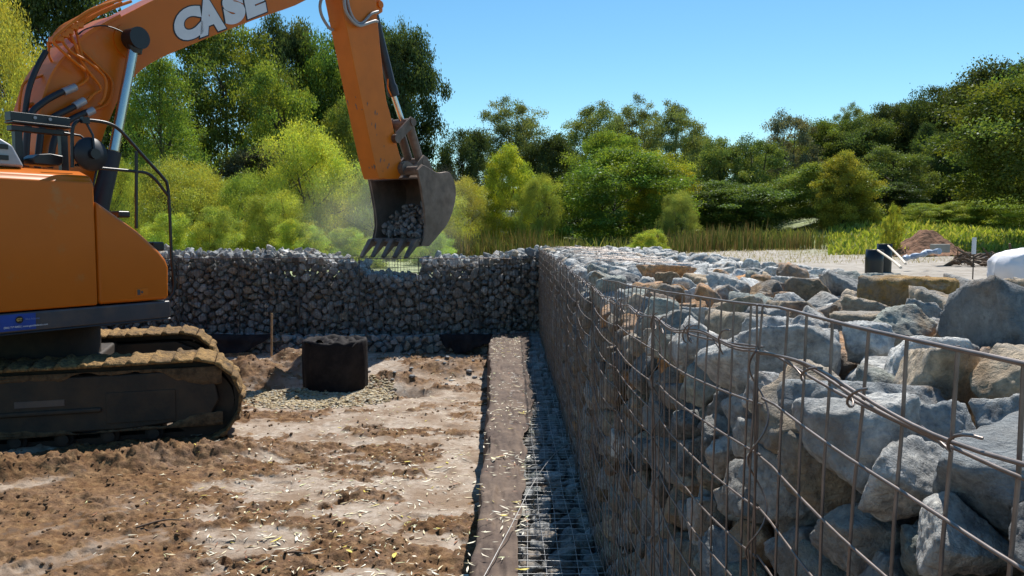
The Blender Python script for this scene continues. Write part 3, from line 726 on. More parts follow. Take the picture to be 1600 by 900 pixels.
scatter("foot_stones", 120, g3, (.02, .06), M['rock'], "stray grey stones lying before the far wall ledge", 'stones', 9, lv=3, cols=[(.4, .4, .4), (.3, .31, .32)])
# fallen willow leaves
def leaves(name, P, Z, seed, label, nrm=.35, size=(.016, .042)):
    r = np.random.default_rng(seed); k = len(P); a = r.uniform(0, 6.28, k); L = r.uniform(size[0], size[1], k); L = L * np.where(r.random(k) < .08, 1.6, 1); W = L * r.uniform(.06, .16, k) * np.where(r.random(k) < .06, 2.4, 1); bend = r.uniform(-.35, .35, k)
    pts = []
    for t, wd in ((-1, 0.05), (-.3, 1), (.4, .85), (1, .05)):
        for sgn in (-1, 1):
            lx = t * L; ly = sgn * wd * W + bend * L * t * t * .5
            pts.append(np.stack([P[:, 0] + lx * np.cos(a) - ly * np.sin(a), P[:, 1] + lx * np.sin(a) + ly * np.cos(a), Z + .006 + r.uniform(-.1, .35, k) * np.abs(t) * L * nrm + sgn * .25 * W * r.uniform(-1, 1, k)], -1))
    V = np.stack(pts, 1).reshape(-1, 3); q = np.array([[0, 2, 3, 1], [2, 4, 5, 3], [4, 6, 7, 5]])
    F = (q[None] + (np.arange(k) * 8)[:, None, None]).reshape(-1, 4)
    cols = np.array([(.76, .70, .52), (.82, .79, .66), (.68, .58, .36), (.62, .50, .07), (.30, .11, .04), (.50, .52, .26), (.70, .62, .48)])
    c = cols[r.choice(7, k, p=[.24, .16, .20, .06, .10, .06, .18])] * r.uniform(.8, 1.15, (k, 1))
    m_ = M.get('leaf')
    if not m_:
        m_, n, l, p = newmat("fallen_leaf"); l.new(attr(n, "rc"), p.inputs['Base Color']); pset(p, Roughness=.6); M['leaf'] = m_
    return tag(link(name, npmesh(name, V, F, False, {"rc": np.repeat(c, 8, 0)}), m_), label, 'leaves', kind='stuff')
n = 16000; P = np.stack([rng.uniform(-4.6, -.28, n), 3.2 + rng.random(n) ** 1.25 * 8.5], -1)
dens = np.clip(.10 + .9 * np.exp(-((P[:, 0] + 1.35) / 1.05) ** 2) * (1 - .75 * ss(6.2, 9, P[:, 1])) + .25 * fbm(P[:, 0] * 1.5, P[:, 1] * 1.5, 0, 3, 44), 0.02, 1) * ss(-3.4, -1.2, P[:, 0] + .33 * (P[:, 1] - 4.5) - .0)
P = P[rng.random(n) < dens * .55]; leaves("fallen_leaves", P, ground_z(P[:, 0], P[:, 1]), 3, "narrow pale yellow willow leaves fallen on the mud")
n = 1700; P = np.stack([rng.uniform(-.30, .16, n), 3.0 + rng.random(n) ** 1.1 * 9.5], -1)
clump = np.clip(.45 + 1.0 * fbm(P[:, 0] * 4, P[:, 1] * 1.8, 0, 2, 47), .1, 1); P = P[(rng.random(n) < clump) & (P[:, 0] < .10 + .12 * ss(4.4, 8, P[:, 1]))]
P = P[P[:, 0] > -.22 - .08 * ss(6, 12, P[:, 1])]; leaves("leaf_litter", P, np.full(len(P), .485), 4, "pale leaves scattered on the brown fabric strip", size=(.016, .034))
for i, (pts, lab) in enumerate((([(-1.62, 4.93, .03), (-1.45, 5.06, .05), (-1.3, 5.07, .05), (-1.08, 5.22, .04)], "crooked dark stick lying on the pale mud"),
                                ([(-1.55, 4.1, .02), (-1.1, 4.16, .04), (-.8, 4.3, .02)], "short thin twig on the mud near the frame's bottom edge"),
                                ([(-2.6, 5.4, .04), (-2.45, 5.5, .06), (-2.33, 5.5, .05)], "small broken stick at the edge of the brown soil"))):
    m = MB(); P_ = smoothpath([(a, b, gz(a, b) + c * .4) for a, b, c in pts], 6); m.tube(P_, [.009 - .006 * j / len(P_) for j in range(len(P_))], 6)
    tag(m.build("stick", M['stick']), lab, 'stick')

# ------------------------------------------------------------------ excavator
TH = R(57); XC, YC = -4.98, 9.3
fv = (math.cos(TH), math.sin(TH)); rv = (math.sin(TH), -math.cos(TH))
def side(px_, py_, off):
    """point on the machine's side plane, off metres right of its centre line -> local (u, y, z)"""
    a = (px_ - 800) / FPX; b_ = (450 - py_) / FPX
    d = (a, math.cos(PITCH) + b_ * math.sin(PITCH), -math.sin(PITCH) + b_ * math.cos(PITCH))
    t = (XC * rv[0] + YC * rv[1] + off) / (rv[0] * d[0] + rv[1] * d[1])
    return ((t * d[0] - XC) * fv[0] + (t * d[1] - YC) * fv[1], -off, EYE + t * d[2])
ex = empty("excavator", (XC, YC, 0), TH)
tag(ex, "orange tracked excavator tipping rubble from its bucket over the far wall", 'excavator')
O, G, K = M['orange'], M['grey'], M['black']
# house
def rounded(y0, y1, z0, z1, r=.14, n=5):
    pts = [(y0, z0), (y1, z0)]
    for k in range(n + 1): a = k / n * math.pi / 2; pts.append((y1 - r + r * math.cos(a), z1 - r + r * math.sin(a)))
    for k in range(n + 1): a = math.pi / 2 + k / n * math.pi / 2; pts.append((y0 + r + r * math.cos(a), z1 - r + r * math.sin(a)))
    return pts
m = MB(); prof = [(-1.45, 1.37), (-1.45, 2.58), (-1.425, 2.60), (-1.40, 2.64), (-1.22, 2.70), (-.55, 2.70), (-.55, 1.37)]
m.prism(prof, -2.9, -.668, 'x'); m.build("engine_side_panel", O, ex, .02, 3)
m = MB(); m.prism([(-.655, 1.37), (-.655, 2.41), (-.22, 2.11), (.02, 1.90), (.10, 1.80), (.13, 1.72), (.12, 1.37)], -1.45, -.62); m.build("front_side_panel", O, ex, .045, 4)
m = MB(); m.box((-1.9, .25, 2.0), (2.0, 1.55, 1.25)); m.build("engine_hood", O, ex, .08, 4)
m = MB()
pr = []
for k in range(13): a = -math.pi / 2 + k / 12 * math.pi; pr.append((-2.95 - .6 * math.cos(a), 1.45 * math.sin(a)))
m.prism(pr + [(-2.91, 1.45), (-2.91, -1.45)], 1.2, 2.5, 'z'); m.build("counterweight", O, ex, .06, 3)
m = MB(); m.box((-1.385, -1.30, 1.265), (3.03, .31, .185)); m.build("side_skirt", G, ex, .02, 3)
m = MB(); m.box((-1.385, -1.452, 1.165), (3.02, .02, .02)); m.box((-1.4, 0, 1.24), (3.0, 2.3, .2)); m.build("main_frame", K, ex, .01)
m = MB(); m.box((.08, -1.456, 1.51), (.001, .012, .001)); 
m = MB(); m.box((-.20, -1.452, 1.47), (.14, .006, .075)); lt = m.build("door_latch", M['orangeworn'], ex, .002)
m = MB(); m.cyl((-.20, -1.462, 1.47), (-.20, -1.452, 1.47), .012, 14); m.box((-.235, -1.4565, 1.47), (.03, .003, .055)); m.build("lock", G, lt)
# cab on the left, mostly hidden behind the boom
m = MB(); m.prism([(-1.0, 1.36), (-1.0, 2.9), (-.85, 3.02), (.2, 3.02), (.42, 2.9), (.55, 1.9), (.5, 1.36)], .55, 1.42); cb = m.build("cab", O, ex, .05, 3)
m = MB(); m.box((-.25, .545, 2.42), (1.0, .01, .75)); m.build("side_window", M['glass'], cb)
m = MB(); m.prism([(.40, 2.85), (.535, 2.0), (.55, 2.0), (.415, 2.85)], .63, 1.34); m.build("windscreen", M['glass'], cb)
# hood furniture
m = MB(); a = side(0, 218, 1.0); b_ = side(38, 256, 1.0)
m.prism([(-2.4, 2.70), (-2.4, 2.98), (-1.45, 2.97), (-1.32, 2.90), (-1.22, 2.70)], -1.28, -.75); lv_ = m.build("exhaust_cover", M['silver'], ex, .03, 3)
m = MB()
for zz_ in (2.78, 2.88): m.box((-1.72, -1.284, zz_), (.70, .014, .045))
m.build("louvre", K, lv_)
p0 = side(12, 190, 1.0); p1 = side(105, 199, 1.0)
m = MB(); uc = (p0[0] + p1[0]) / 2; L = abs(p1[0] - p0[0])
m.box((uc, -1.0, 3.20), (L, .12, .085)); m.box((uc, -1.0, 3.09), (L * .97, .10, .05)); m.box((uc, -1.01, 3.145), (L, .16, .02))
for u_ in (p0[0] + .08, p1[0] - .05): m.box((u_, -1.0, 2.87), (.07, .07, .42))
rk = m.build("top_bracket", K, ex, .006)
m = MB()
for u_ in (p0[0] + .22, p1[0] - .2): m.cyl((u_, -1.062, 3.205), (u_, -1.072, 3.205), .016, 12)
m.build("bolt", M['silver'], rk)
m = MB(); q = side(65, 250, 1.05); m.prism([(q[0] - .13, q[2] - .055), (q[0] - .15, q[2]), (q[0] - .09, q[2] + .045), (q[0] + .02, q[2] + .06), (q[0] + .15, q[2] + .045), (q[0] + .14, q[2] - .03), (q[0] + .1, q[2] - .06)], -1.18, -.95)
m.build("work_light", K, ex, .015, 3)
# handrail
HR = 1.36
def S(l, off): return [side(a, b, off) for a, b in l]
m = MB()
m.tube(smoothpath(S([(113, 262), (113, 240), (113, 205), (117, 193), (126, 188), (150, 189), (172, 194), (190, 206), (225, 245), (255, 278), (262, 292), (265, 330), (268, 400), (272, 450), (262, 470)], HR), 5), .017, 10)
m.tube(smoothpath(S([(118, 258), (160, 263), (213, 268), (230, 271), (243, 281), (262, 305)], HR), 5), .016, 10)
m.tube(S([(213, 236), (213, 357)], HR), .017, 10); m.tube(S([(152, 262), (143, 300)], HR - .05), .012, 8)
m.tube(S([(100, 208), (125, 212), (140, 224)], HR - .1), .012, 8)
m.build("handrail", K, ex)
c_ = side(142, 241, HR + .03); mr = None
m = MB(); m.tube([(c_[0] + .0, c_[1] + .03, c_[2]), (c_[0], c_[1] + .012, c_[2]), (c_[0], c_[1] - .02, c_[2]), (c_[0], c_[1] - .045, c_[2])], [.15, .168, .16, .06], 36)
mr = m.build("mirror", M['rubber'], ex)
m = MB(); a = side(133, 188, HR + .03); m.tube([(a[0], a[1], a[2]), (a[0] + .06, a[1] - .02, a[2] - .14), (c_[0], c_[1] - .06, c_[2] + .05), (c_[0], c_[1] - .06, c_[2])], .012, 8)
m.cyl((c_[0], c_[1] - .045, c_[2]), (c_[0], c_[1] - .09, c_[2]), .05, 20); m.box(a, (.07, .05, .06)); m.build("mirror_arm", K, mr)
for (a, b_, hh_) in ((186, 335, .035), (240, 385, .05)):
    q = side(a, b_, 1.1); m = MB(); m.box((q[0], q[1], q[2]), (.14, .2, hh_ * 2)); m.build("work_light", K, ex, .02, 3)
# boom
BW = .25
up = [(-.50, 2.2), (-.56, 3.2), (-.49, 3.58), (-.36, 3.88), (-.10, 4.20), (.16, 4.42), (.50, 4.66), (1.15, 5.10), (2.0, 5.62), (3.0, 6.42), (4.1, 7.25)]
lo = [(4.35, 6.75), (3.8, 6.0), (3.26, 5.46), (2.33, 4.98), (1.33, 4.45), (.75, 4.11), (.45, 3.80), (.27, 3.48), (.10, 3.05), (.02, 2.55), (-.02, 1.7), (-.5, 1.6)]
def dens_(pts, n=4): return [tuple(p)[:2] for p in smoothpath([(a, b, 0) for a, b in pts], n)]
UPd, LOd = dens_(up), dens_(lo)
m = MB(); m.prism(UPd + LOd, -BW, BW); bo = m.build("boom", O, ex, .008, 1)
m = MB(); pts = [(u_, z_) for u_, z_ in UPd]
m.prism([(a + .0, b) for a, b in pts[4:24]] + [(a - .028 * (1 if b < 4.4 else .4), b + .03 * (b > 4.2)) for a, b in pts[4:24]][::-1], -BW - .03, BW + .03); m.build("boom_edge_plate", M['orangeworn'], bo)
m = MB(); q = side(196, 60, BW); m.cyl((q[0] + .05, -BW - .02, q[2] - .03), (q[0] + .05, -BW, q[2] - .03), .20, 30); m.build("pin_boss", O, bo, .01)
m = MB()
for off in (.42, -.42):
    a, b_, c2, d_ = side(157, 318, .42), side(176, 238, .42), side(178, 236, .42), side(210, 66, .42)
    y_ = -off; m.tube([(a[0] - .06, y_, a[2] - .4), (a[0], y_, a[2]), (b_[0], y_, b_[2])], [.10, .10, .095], 24)
m.build("boom_cylinder", M['rubber'], ex)
m = MB()
for off in (.42, -.42): m.tube([(c2[0], -off, c2[2]), (d_[0], -off, d_[2])], .058, 24)
m.build("cylinder_rod", M['chrome'], ex)
m = MB()
for s in (-1, 1):
    m.cyl((d_[0] + .01, s * .34, d_[2] + .04), (d_[0] + .01, s * .52, d_[2] + .04), .125, 24)
    m.tube([(d_[0], s * .42, d_[2] - .13), (d_[0], s * .42, d_[2] + .02)], [.075, .1], 20)
m.cyl((d_[0] + .01, -.5, d_[2] + .04), (d_[0] + .01, .5, d_[2] + .04), .06, 16)
m.build("rod_end_cover", K, ex, .012, 2)
# hydraulic pipes and hoses along the boom's back
m = MB()
def pipe(l, off, r=.017, n=6): m.tube(smoothpath(S(l, off), n), r, 8)
pipe([(205, 2), (170, 15), (140, 30), (120, 45), (122, 60), (130, 95), (138, 118), (132, 128), (118, 136)], BW + .05)
pipe([(190, 4), (150, 22), (112, 46), (118, 70), (130, 100), (152, 128), (158, 140), (148, 146), (136, 158)], BW + .09)
pipe([(175, 6), (140, 25), (105, 52), (125, 75), (150, 100), (174, 125), (173, 150), (163, 165), (145, 172)], BW + .04)
pipe([(165, 6), (130, 28), (98, 56), (110, 80), (140, 98), (164, 122), (163, 150), (155, 163)], BW + .12)
pipe([(200, -4), (150, 12), (120, 30), (85, 60), (92, 75), (115, 95), (133, 110)], BW + .15)
for k in range(5):
    l = [(215 - 8 * k, -8), (160 - 5 * k, 8 + 3 * k), (120 - 6 * k, 30 + 3 * k), (80 - 1 * k, 62 + 2 * k), (76 + 1 * k, 72)]
    pipe(l, BW - .06 * k - .02, .016)
pipe([(78, 66), (76, 85), (84, 105), (74, 115), (55, 122), (38, 130), (32, 150), (28, 190)], .1, .014)
pipe([(40, 165), (62, 163)], .1, .03, 2)
m.build("hydraulic_pipe", M['orangeworn'], bo)
m = MB()
for (x, y) in ((88, 62), (96, 55), (103, 50), (111, 43), (119, 40)): a = side(x, y, BW + .06); m.box(a, (.09, .16, .06))
m.build("pipe_clamp", M['orangeworn'], bo, .008)
m = MB()
for l in ([(118, 136), (92, 146), (65, 162), (48, 180), (42, 215), (40, 260)], [(132, 158), (105, 172), (80, 185), (66, 200), (60, 240), (58, 262)], [(145, 172), (120, 182), (98, 196), (84, 222), (78, 262)]):
    m.tube(smoothpath(S(l, BW + .1), 6), .034, 12)
m.tube(smoothpath(S([(72, 80), (58, 105), (45, 140), (38, 185)], .24), 5), .03, 8)
m.tube(smoothpath(S([(203, 58), (185, 47), (160, 40), (135, 45), (122, 54)], BW + .08), 6), .008, 6)
m.build("hydraulic_hose", M['rubber'], bo)
m = MB()
for (a, b_) in (((118, 136), (99, 144)), ((132, 157), (116, 166)), ((146, 172), (134, 178))): m.tube([side(*a, BW + .1), side(*b_, BW + .1)], .042, 12)
m.build("hose_fitting", M['silver'], bo)
# lettering on the boom
def glyphs(txt, bold, extr=0.0):
    cu = bpy.data.curves.new("lettering", 'FONT'); cu.body = txt; cu.size = 1; cu.offset = bold; cu.extrude = extr; cu.resolution_u = 6
    o = bpy.data.objects.new("tmp", cu); COL.objects.link(o); bpy.context.view_layer.update()
    me = bpy.data.meshes.new_from_object(o.evaluated_get(bpy.context.evaluated_depsgraph_get())); bpy.data.objects.remove(o); return me
def lettering(bold, yoff, mat, name, parent):
    # (letter, image box of the letter: bottom-left x,y; advance vector; up vector) traced on the boom side
    Zs = 3.462
    boxes = {'C': ((955, 243), (150, -55), (-28, -172)), 'A': ((1080, 205), (142, -52), (-40, -185)), 'S': ((1222, 148), (112, -42), (-30, -175)), 'E': ((1338, 105), (105, -42), (-32, -170))}
    bm = bmesh.new()
    for ch, (o_, ax, up_) in boxes.items():
        ref = glyphs(ch, .085); xs_ = [v.co.x for v in ref.vertices]; ys_ = [v.co.y for v in ref.vertices]
        x0, x1, y0, y1 = min(xs_), max(xs_), min(ys_), max(ys_)
        me = glyphs(ch, bold); b2 = bmesh.new(); b2.from_mesh(me)
        for v in b2.verts:
            s_ = (v.co.x - x0) / (x1 - x0); t_ = (v.co.y - y0) / (y1 - y0)
            p = side((o_[0] + ax[0] * s_ + up_[0] * t_) / Zs, (o_[1] + ax[1] * s_ + up_[1] * t_) / Zs, BW); v.co = (p[0], -BW - yoff, p[2])
        me2 = bpy.data.meshes.new("t"); b2.to_mesh(me2); bm.from_mesh(me2); b2.free()
    me = bpy.data.meshes.new(name); bm.to_mesh(me); bm.free(); return link(name, me, mat, parent)
lettering(.118, .004, M['decalblack'], "letter_outline", bo); lettering(.085, .008, M['white'], "lettering", bo)
# rental decal on the skirt
m = MB(); m.box((-1.585, -1.459, 1.27), (.62, .004, .15)); dc = m.build("decal", M['blue'], ex)
m = MB(); m.cyl((-1.42, -1.462, 1.292), (-1.42, -1.466, 1.292), .034, 24); m.build("badge", M['decalblack'], dc)
def flat_text(txt, u, z, size, mat, y_=-1.468, bold=.01, name="lettering", sx=1.0):
    me = glyphs(txt, bold)
    for v in me.vertices: v.co = (u + v.co.x * size * sx, y_, z + v.co.y * size)
    link(name, me, mat, dc)
flat_text("GT", -1.447, 1.281, .036, M['gold'], bold=.03)
flat_text("Mid Atlantic", -1.37, 1.285, .026, simple("faded_decal", (.16, .22, .42), .5))
flat_text("(866) 719-8402 | www.gtmidatlantic.com", -1.56, 1.222, .024, M['white'], bold=.02, sx=.98)
# stick, its cylinder and linkage
m = MB(); m.prism(dens_([(3.55, 7.6), (3.85, 6.4), (4.05, 5.65), (4.42, 4.35), (4.80, 3.10), (4.95, 2.98), (5.35, 3.0)], 3) + dens_([(5.50, 3.15), (5.30, 3.6), (5.16, 4.05), (5.07, 4.25), (5.00, 4.6), (4.83, 5.84), (4.72, 6.8), (4.5, 7.9), (4.0, 8.3)], 3), -.17, .17)
st = m.build("stick", M['orangeworn'], ex, .012, 2)
r_ = random.Random(3)
m = MB()
for k in range(34):                       # chipped paint on the underside and lower side
    zz_ = 3.15 + r_.random() ** 1.5 * 1.1; u_ = float(np.interp(zz_, [3.1, 4.35], [4.80, 4.42])); 
    yy_ = r_.uniform(-.16, .16); a = r_.uniform(.008, .02); b2 = a * r_.uniform(1.2, 3.4)
    if k % 3 == 0:
        uu = u_ + r_.uniform(.05, .35); m.add([(uu - a, -.1725, zz_), (uu, -.1725, zz_ - b2), (uu + a, -.1725, zz_ + .01), (uu + .3 * a, -.1725, zz_ + b2)], [(0, 1, 2, 3)])
    else:
        q = lambda dz, dy: (float(np.interp(zz_ + dz, [3.1, 4.35], [4.80, 4.42])) - .004, yy_ + dy, zz_ + dz)
        m.add([q(-b2, 0), q(.3 * b2, a), q(b2, .2 * a), q(0, -a)], [(0, 1, 2, 3)])
m.build("bare_metal_chips", M['steel'], st)['kind'] = 'stuff'
m = MB(); m.prism([(4.70, 5.55), (4.88, 5.60), (5.08, 5.72), (5.08, 5.86), (4.95, 5.98), (4.7, 5.98)], -.10, .10); m.cyl((5.0, -.13, 5.82), (5.0, .13, 5.82), .06, 18); m.build("cylinder_bracket", M['orangeworn'], st, .02, 2)
a, b_, c2 = side(583, 20, 0), side(615, 150, 0), side(629, 192, 0)
m = MB(); m.tube([a, tuple(np.array(a) * .15 + np.array(b_) * .85), tuple(np.array(a) * .12 + np.array(b_) * .88), b_], [.082, .082, .1, .1], 20); bc = m.build("bucket_cylinder", M['rubber'], ex)
m = MB(); m.tube([b_, c2], .05, 18); m.build("cylinder_rod", M['chrome'], ex)
m = MB(); m.tube(smoothpath(S([(592, 40), (600, 70), (607, 110), (606, 135), (612, 150)], .03), 4), .014, 6); m.build("hydraulic_pipe", M['orangeworn'], st)
m = MB()
m.tube(smoothpath(S([(540, -15), (538, 0), (541, 18), (552, 34), (562, 40), (573, 37), (585, 33), (590, 34)], .24), 6), .024, 12)
m.tube(smoothpath(S([(546, -15), (543, 0), (548, 20), (556, 33), (566, 36), (580, 22), (591, 18)], .2), 6), .022, 12)
m.tube(smoothpath(S([(505, -10), (500, 8), (503, 25), (513, 42), (520, 47)], -.1), 6), .024, 12)
m.build("hydraulic_hose", M['hosegrey'], st)
P1 = (5.24, 3.66); P2 = (5.66, 3.98); P3 = (5.98, 3.32); P4 = (5.42, 3.17)
m = MB()
for s in (-1, 1): m.prism([(P1[0] - .07, P1[1] - .02), (P1[0] - .02, P1[1] + .08), (P2[0] - .04, P2[1] + .09), (P2[0] + .08, P2[1] + .03), (P2[0] + .03, P2[1] - .07), (P1[0] + .05, P1[1] - .07)], s * .21 - .02, s * .21 + .02)
m.cyl((P1[0], -.26, P1[1]), (P1[0], .26, P1[1]), .075, 20); m.cyl((P2[0], -.25, P2[1]), (P2[0], .25, P2[1]), .07, 20)
m.build("guide_link", M['steel'], ex, .006)
m = MB()
for s in (-1, 1): m.tube([(P2[0], s * .12, P2[1]), (P3[0], s * .12, P3[1])], [.085, .075], 12)
m.cyl((P3[0], -.24, P3[1]), (P3[0], .24, P3[1]), .08, 20)
m.build("bucket_link", M['steel'], ex)
# bucket
bk = empty("bucket", (0, 0, 0), 0, None, ex)
front = [(5.36, 3.13), (5.45, 2.85), (5.54, 2.45), (5.56, 2.2), (5.50, 1.97), (5.42, 1.86)]
back = [(5.66, 1.85), (5.88, 2.0), (6.22, 2.28), (6.40, 2.62), (6.43, 2.86), (6.34, 3.06), (6.20, 3.15), (5.9, 3.12), (5.62, 3.20), (5.48, 3.23)]
for s in (-1, 1):
    m = MB(); m.prism(dens_(front, 3) + dens_(back, 4), s * .55 - .018, s * .55 + .018)
    wp = m.build("side_plate", M['steel'], bk, .006, 1)
    m = MB(); m.prism([(5.56, 2.9), (5.66, 2.5), (5.68, 2.2), (5.60, 1.93), (5.42, 1.87), (5.49, 2.0), (5.55, 2.2), (5.53, 2.45), (5.44, 2.85), (5.35, 3.13), (5.48, 3.22)], s * .578 - .01, s * .578 + .01); m.build("wear_plate", M['steel'], wp, .004, 1)
m = MB(); shell = dens_([(5.46, 1.93), (5.86, 2.03), (6.18, 2.31), (6.36, 2.64), (6.385, 2.86), (6.30, 3.02), (6.1, 3.10), (5.62, 3.10), (5.46, 3.02)], 4)
inn = [(a - .03 * (1 if a > 5.9 else .3), b + (.03 if b < 2.6 else -.03)) for a, b in shell]
for i in range(len(shell) - 1): m.prism([shell[i], shell[i + 1], inn[i + 1], inn[i]], -.531, .531)
m.build("shell", M['steel'], bk)
m = MB(); m.cyl((5.44, -.53, 3.13), (5.44, .53, 3.13), .075, 20); m.build("torsion_tube", M['steel'], bk)
m = MB()
for s in (-1, 1): m.prism([(5.30, 3.16), (5.36, 3.28), (5.5, 3.31), (5.7, 3.24), (5.95, 3.44), (6.06, 3.40), (6.24, 3.15), (6.1, 3.06), (5.4, 3.06)], s * .21 - .025, s * .21 + .025)
m.cyl((P4[0], -.27, P4[1]), (P4[0], .27, P4[1]), .10, 22); m.build("hinge_ear", M['steel'], bk, .008)
m = MB(); m.prism([(5.36, 1.93), (5.62, 1.86), (5.62, 1.93), (5.44, 1.99)], -.56, .56); m.build("cutting_edge", M['steel'], bk, .006)
for k in range(5):
    y_ = -.50 + k * .25; m = MB()
    A_ = [(5.55, y_ - .055, 1.86), (5.55, y_ + .055, 1.86), (5.62, y_ + .055, 2.00), (5.62, y_ - .055, 2.00)]
    B_ = [(5.36, y_ - .05, 1.84), (5.36, y_ + .05, 1.84), (5.34, y_ + .05, 1.97), (5.34, y_ - .05, 1.97)]
    C_ = [(5.13, y_ - .042, 1.655), (5.13, y_ + .042, 1.655), (5.115, y_ + .042, 1.68), (5.115, y_ - .042, 1.68)]
    m.add(A_ + B_ + C_, [(3, 2, 1, 0), (8, 9, 10, 11)] + [(i + o_, (i + 1) % 4 + o_, (i + 1) % 4 + 4 + o_, i + 4 + o_) for o_ in (0, 4) for i in range(4)])
    m.build("tooth", M['steel'], bk, .006)
# rubble heaped in the bucket
def ubkt(u, y, z): return np.array([XC + u * fv[0] + y * -rv[0], YC + u * fv[1] + y * -rv[1], z])
RB = []
for k in range(900):
    u_ = random.uniform(5.52, 6.2); y_ = random.uniform(-.47, .47); top_ = 2.40 + .2 * (y_ < .1) * (1 - abs(y_ + .2)) - .25 * abs(u_ - 5.85) - 1.6 * max(0, 5.78 - u_); bot = float(np.interp(u_, [5.4, 5.86, 6.18], [1.99, 2.08, 2.36]))
    if top_ > bot: RB.append((*ubkt(u_, y_, random.uniform(bot + .02, top_)), random.uniform(.022, .06)))
RB = darts((0, 0, 0), (1, 1, 1), None, 0, RB); keep = []
for p in RB:
    if all(np.linalg.norm(p[:3] - q[:3]) > (p[3] + q[3]) * .8 for q in keep): keep.append(p)
RB = np.array(keep); nbR = knn(RB, min(14, len(RB) - 1)); vv, ff, cc, nn = [], [], [], 0
for i in range(len(RB)):
    V, Fc = rock_verts(i, RB, nbR[i], [], 3, p=14, shrink=.98, ncut=8, amp=.05, cutlo=.65); V = V + RB[i, :3]; vv.append(V); ff.append(Fc + nn); nn += len(V); cc.append(np.repeat([np.array((.17, .17, .18)) * rng.uniform(.7, 1.2)], len(V), 0))
tag(link("rubble", npmesh("rubble", np.vstack(vv), np.vstack(ff), True, {"rc": np.vstack(cc)}), M['rock']), "dusty grey rubble heaped inside the excavator bucket", 'rubble', kind='stuff')
# grit falling from the teeth
FG = []
for k in range(260):
    j = random.randrange(5); q = ubkt(5.16, -.5 + .25 * j, 0); FG.append((q[0] + jit(.05), q[1] + jit(.06), 1.40 + random.random() ** .7 * .30))
FG = np.array(FG); scatter("falling_grit", len(FG), lambda r, n: FG, (.005, .014), M['rock'], "fine grit trickling down from the bucket teeth", 'grit', 12, cols=[(.3, .3, .3)])
# thin stone dust hanging round the tipping bucket
dm = bpy.data.materials.new("stone_dust"); dm.use_nodes = True; n = dm.node_tree.nodes; l = dm.node_tree.links; n.clear()
o = n.new("ShaderNodeOutputMaterial"); pv = n.new("ShaderNodeVolumePrincipled"); pv.inputs['Color'].default_value = (.9, .88, .84, 1); pv.inputs['Anisotropy'].default_value = .3
tc = n.new("ShaderNodeTexCoord"); ln = n.new("ShaderNodeVectorMath"); ln.operation = 'LENGTH'; l.new(tc.outputs['Object'], ln.inputs[0])
fall = ramp(n, l, ln.outputs['Value'], [(.15, (1, 1, 1)), (1, (0, 0, 0))]); nz_ = ramp(n, l, noise(n, l, geo(n), 1.1, 4), [(.38, (0, 0, 0)), (.65, (1, 1, 1))])
l.new(math_(n, l, 'MULTIPLY', math_(n, l, 'MULTIPLY', fall, nz_), .32), pv.inputs['Density']); l.new(pv.outputs[0], o.inputs['Volume'])
D_, F_ = ico(4); do = link("dust_cloud", npmesh("dust_cloud", D_, F_, True), dm, None, (-2.3, 14.6, 2.35)); do.scale = (1.9, 1.2, 1.25)
tag(do, "thin pale stone dust drifting around the tipping bucket", 'dust', kind='stuff')
# undercarriage
UA = R(18); uo = empty("undercarriage", (-5.3 - XC, 0, 0), 0, None, ex)
wloc = Vector((-5.32, 8.72, -.05)); Mi = Matrix.Translation((XC, YC, 0)) @ Matrix.Rotation(TH, 4, 'Z')
lp = Mi.inverted() @ wloc; uo.location = lp; uo.rotation_euler = (0, 0, UA - TH)
def loop_track(L=2.22, r=.42, zc=.46, n=48):
    st_ = L - r; per = 4 * st_ + 2 * math.pi * r; out_ = []
    for i in range(n):
        s = i * per / n
        if s < 2 * st_: p = (-st_ + s, zc + r - .012 * math.sin(math.pi * s / (2 * st_)) * 1.5, 0)
        elif s < 2 * st_ + math.pi * r: a = (s - 2 * st_) / r; p = (st_ + r * math.sin(a), zc + r * math.cos(a), a)
        elif s < 4 * st_ + math.pi * r: p = (st_ - (s - 2 * st_ - math.pi * r), zc - r, math.pi)
        else: a = (s - 4 * st_ - math.pi * r) / r; p = (-st_ - r * math.sin(a), zc - r * math.cos(a), math.pi + a)
        out_.append(p)
    return out_, per / n
def shoe_mesh(W, pitch, seed):
    nx1, ny1 = 9, 22; A, B = np.meshgrid(np.linspace(-.5, .5, nx1), np.linspace(-.5, .5, ny1))
    e = np.clip((0.5 - np.abs(A)) * 7, 0, 1) * np.clip((.5 - np.abs(B)) * 14, 0, 1)
    grous = .018 * (np.abs(A + .32) < .09)
    zt = .006 + e * (.016 + .030 * fbm(A * 2.5 + seed, B * 7, 0, 4, seed)) + grous + .006 * fbm(A * 9, B * 22, seed, 2, 3)
    top_ = np.stack([A * pitch * .97, B * W, zt], -1).reshape(-1, 3); bot = np.stack([A * pitch * .97, B * W, np.full_like(A, -.018)], -1).reshape(-1, 3)
    idx = np.arange(nx1 * ny1).reshape(ny1, nx1); F = np.stack([idx[:-1, :-1], idx[:-1, 1:], idx[1:, 1:], idx[1:, :-1]], -1).reshape(-1, 4); N_ = nx1 * ny1
    F = [tuple(f) for f in F] + [tuple(f[::-1] + N_) for f in F]
    bd = list(idx[0, :]) + list(idx[1:, -1]) + list(idx[-1, -2::-1]) + list(idx[-2:0:-1, 0])
    F += [(bd[i], bd[i] + N_, bd[(i + 1) % len(bd)] + N_, bd[(i + 1) % len(bd)]) for i in range(len(bd))]
    me = bpy.data.meshes.new("track_shoe"); me.from_pydata([tuple(v) for v in np.vstack([top_, bot])], [], [tuple(int(q) for q in f) for f in F]); me.update(); me.polygons.foreach_set("use_smooth", [True] * len(me.polygons)); me.materials.append(M['mudtrack']); return me
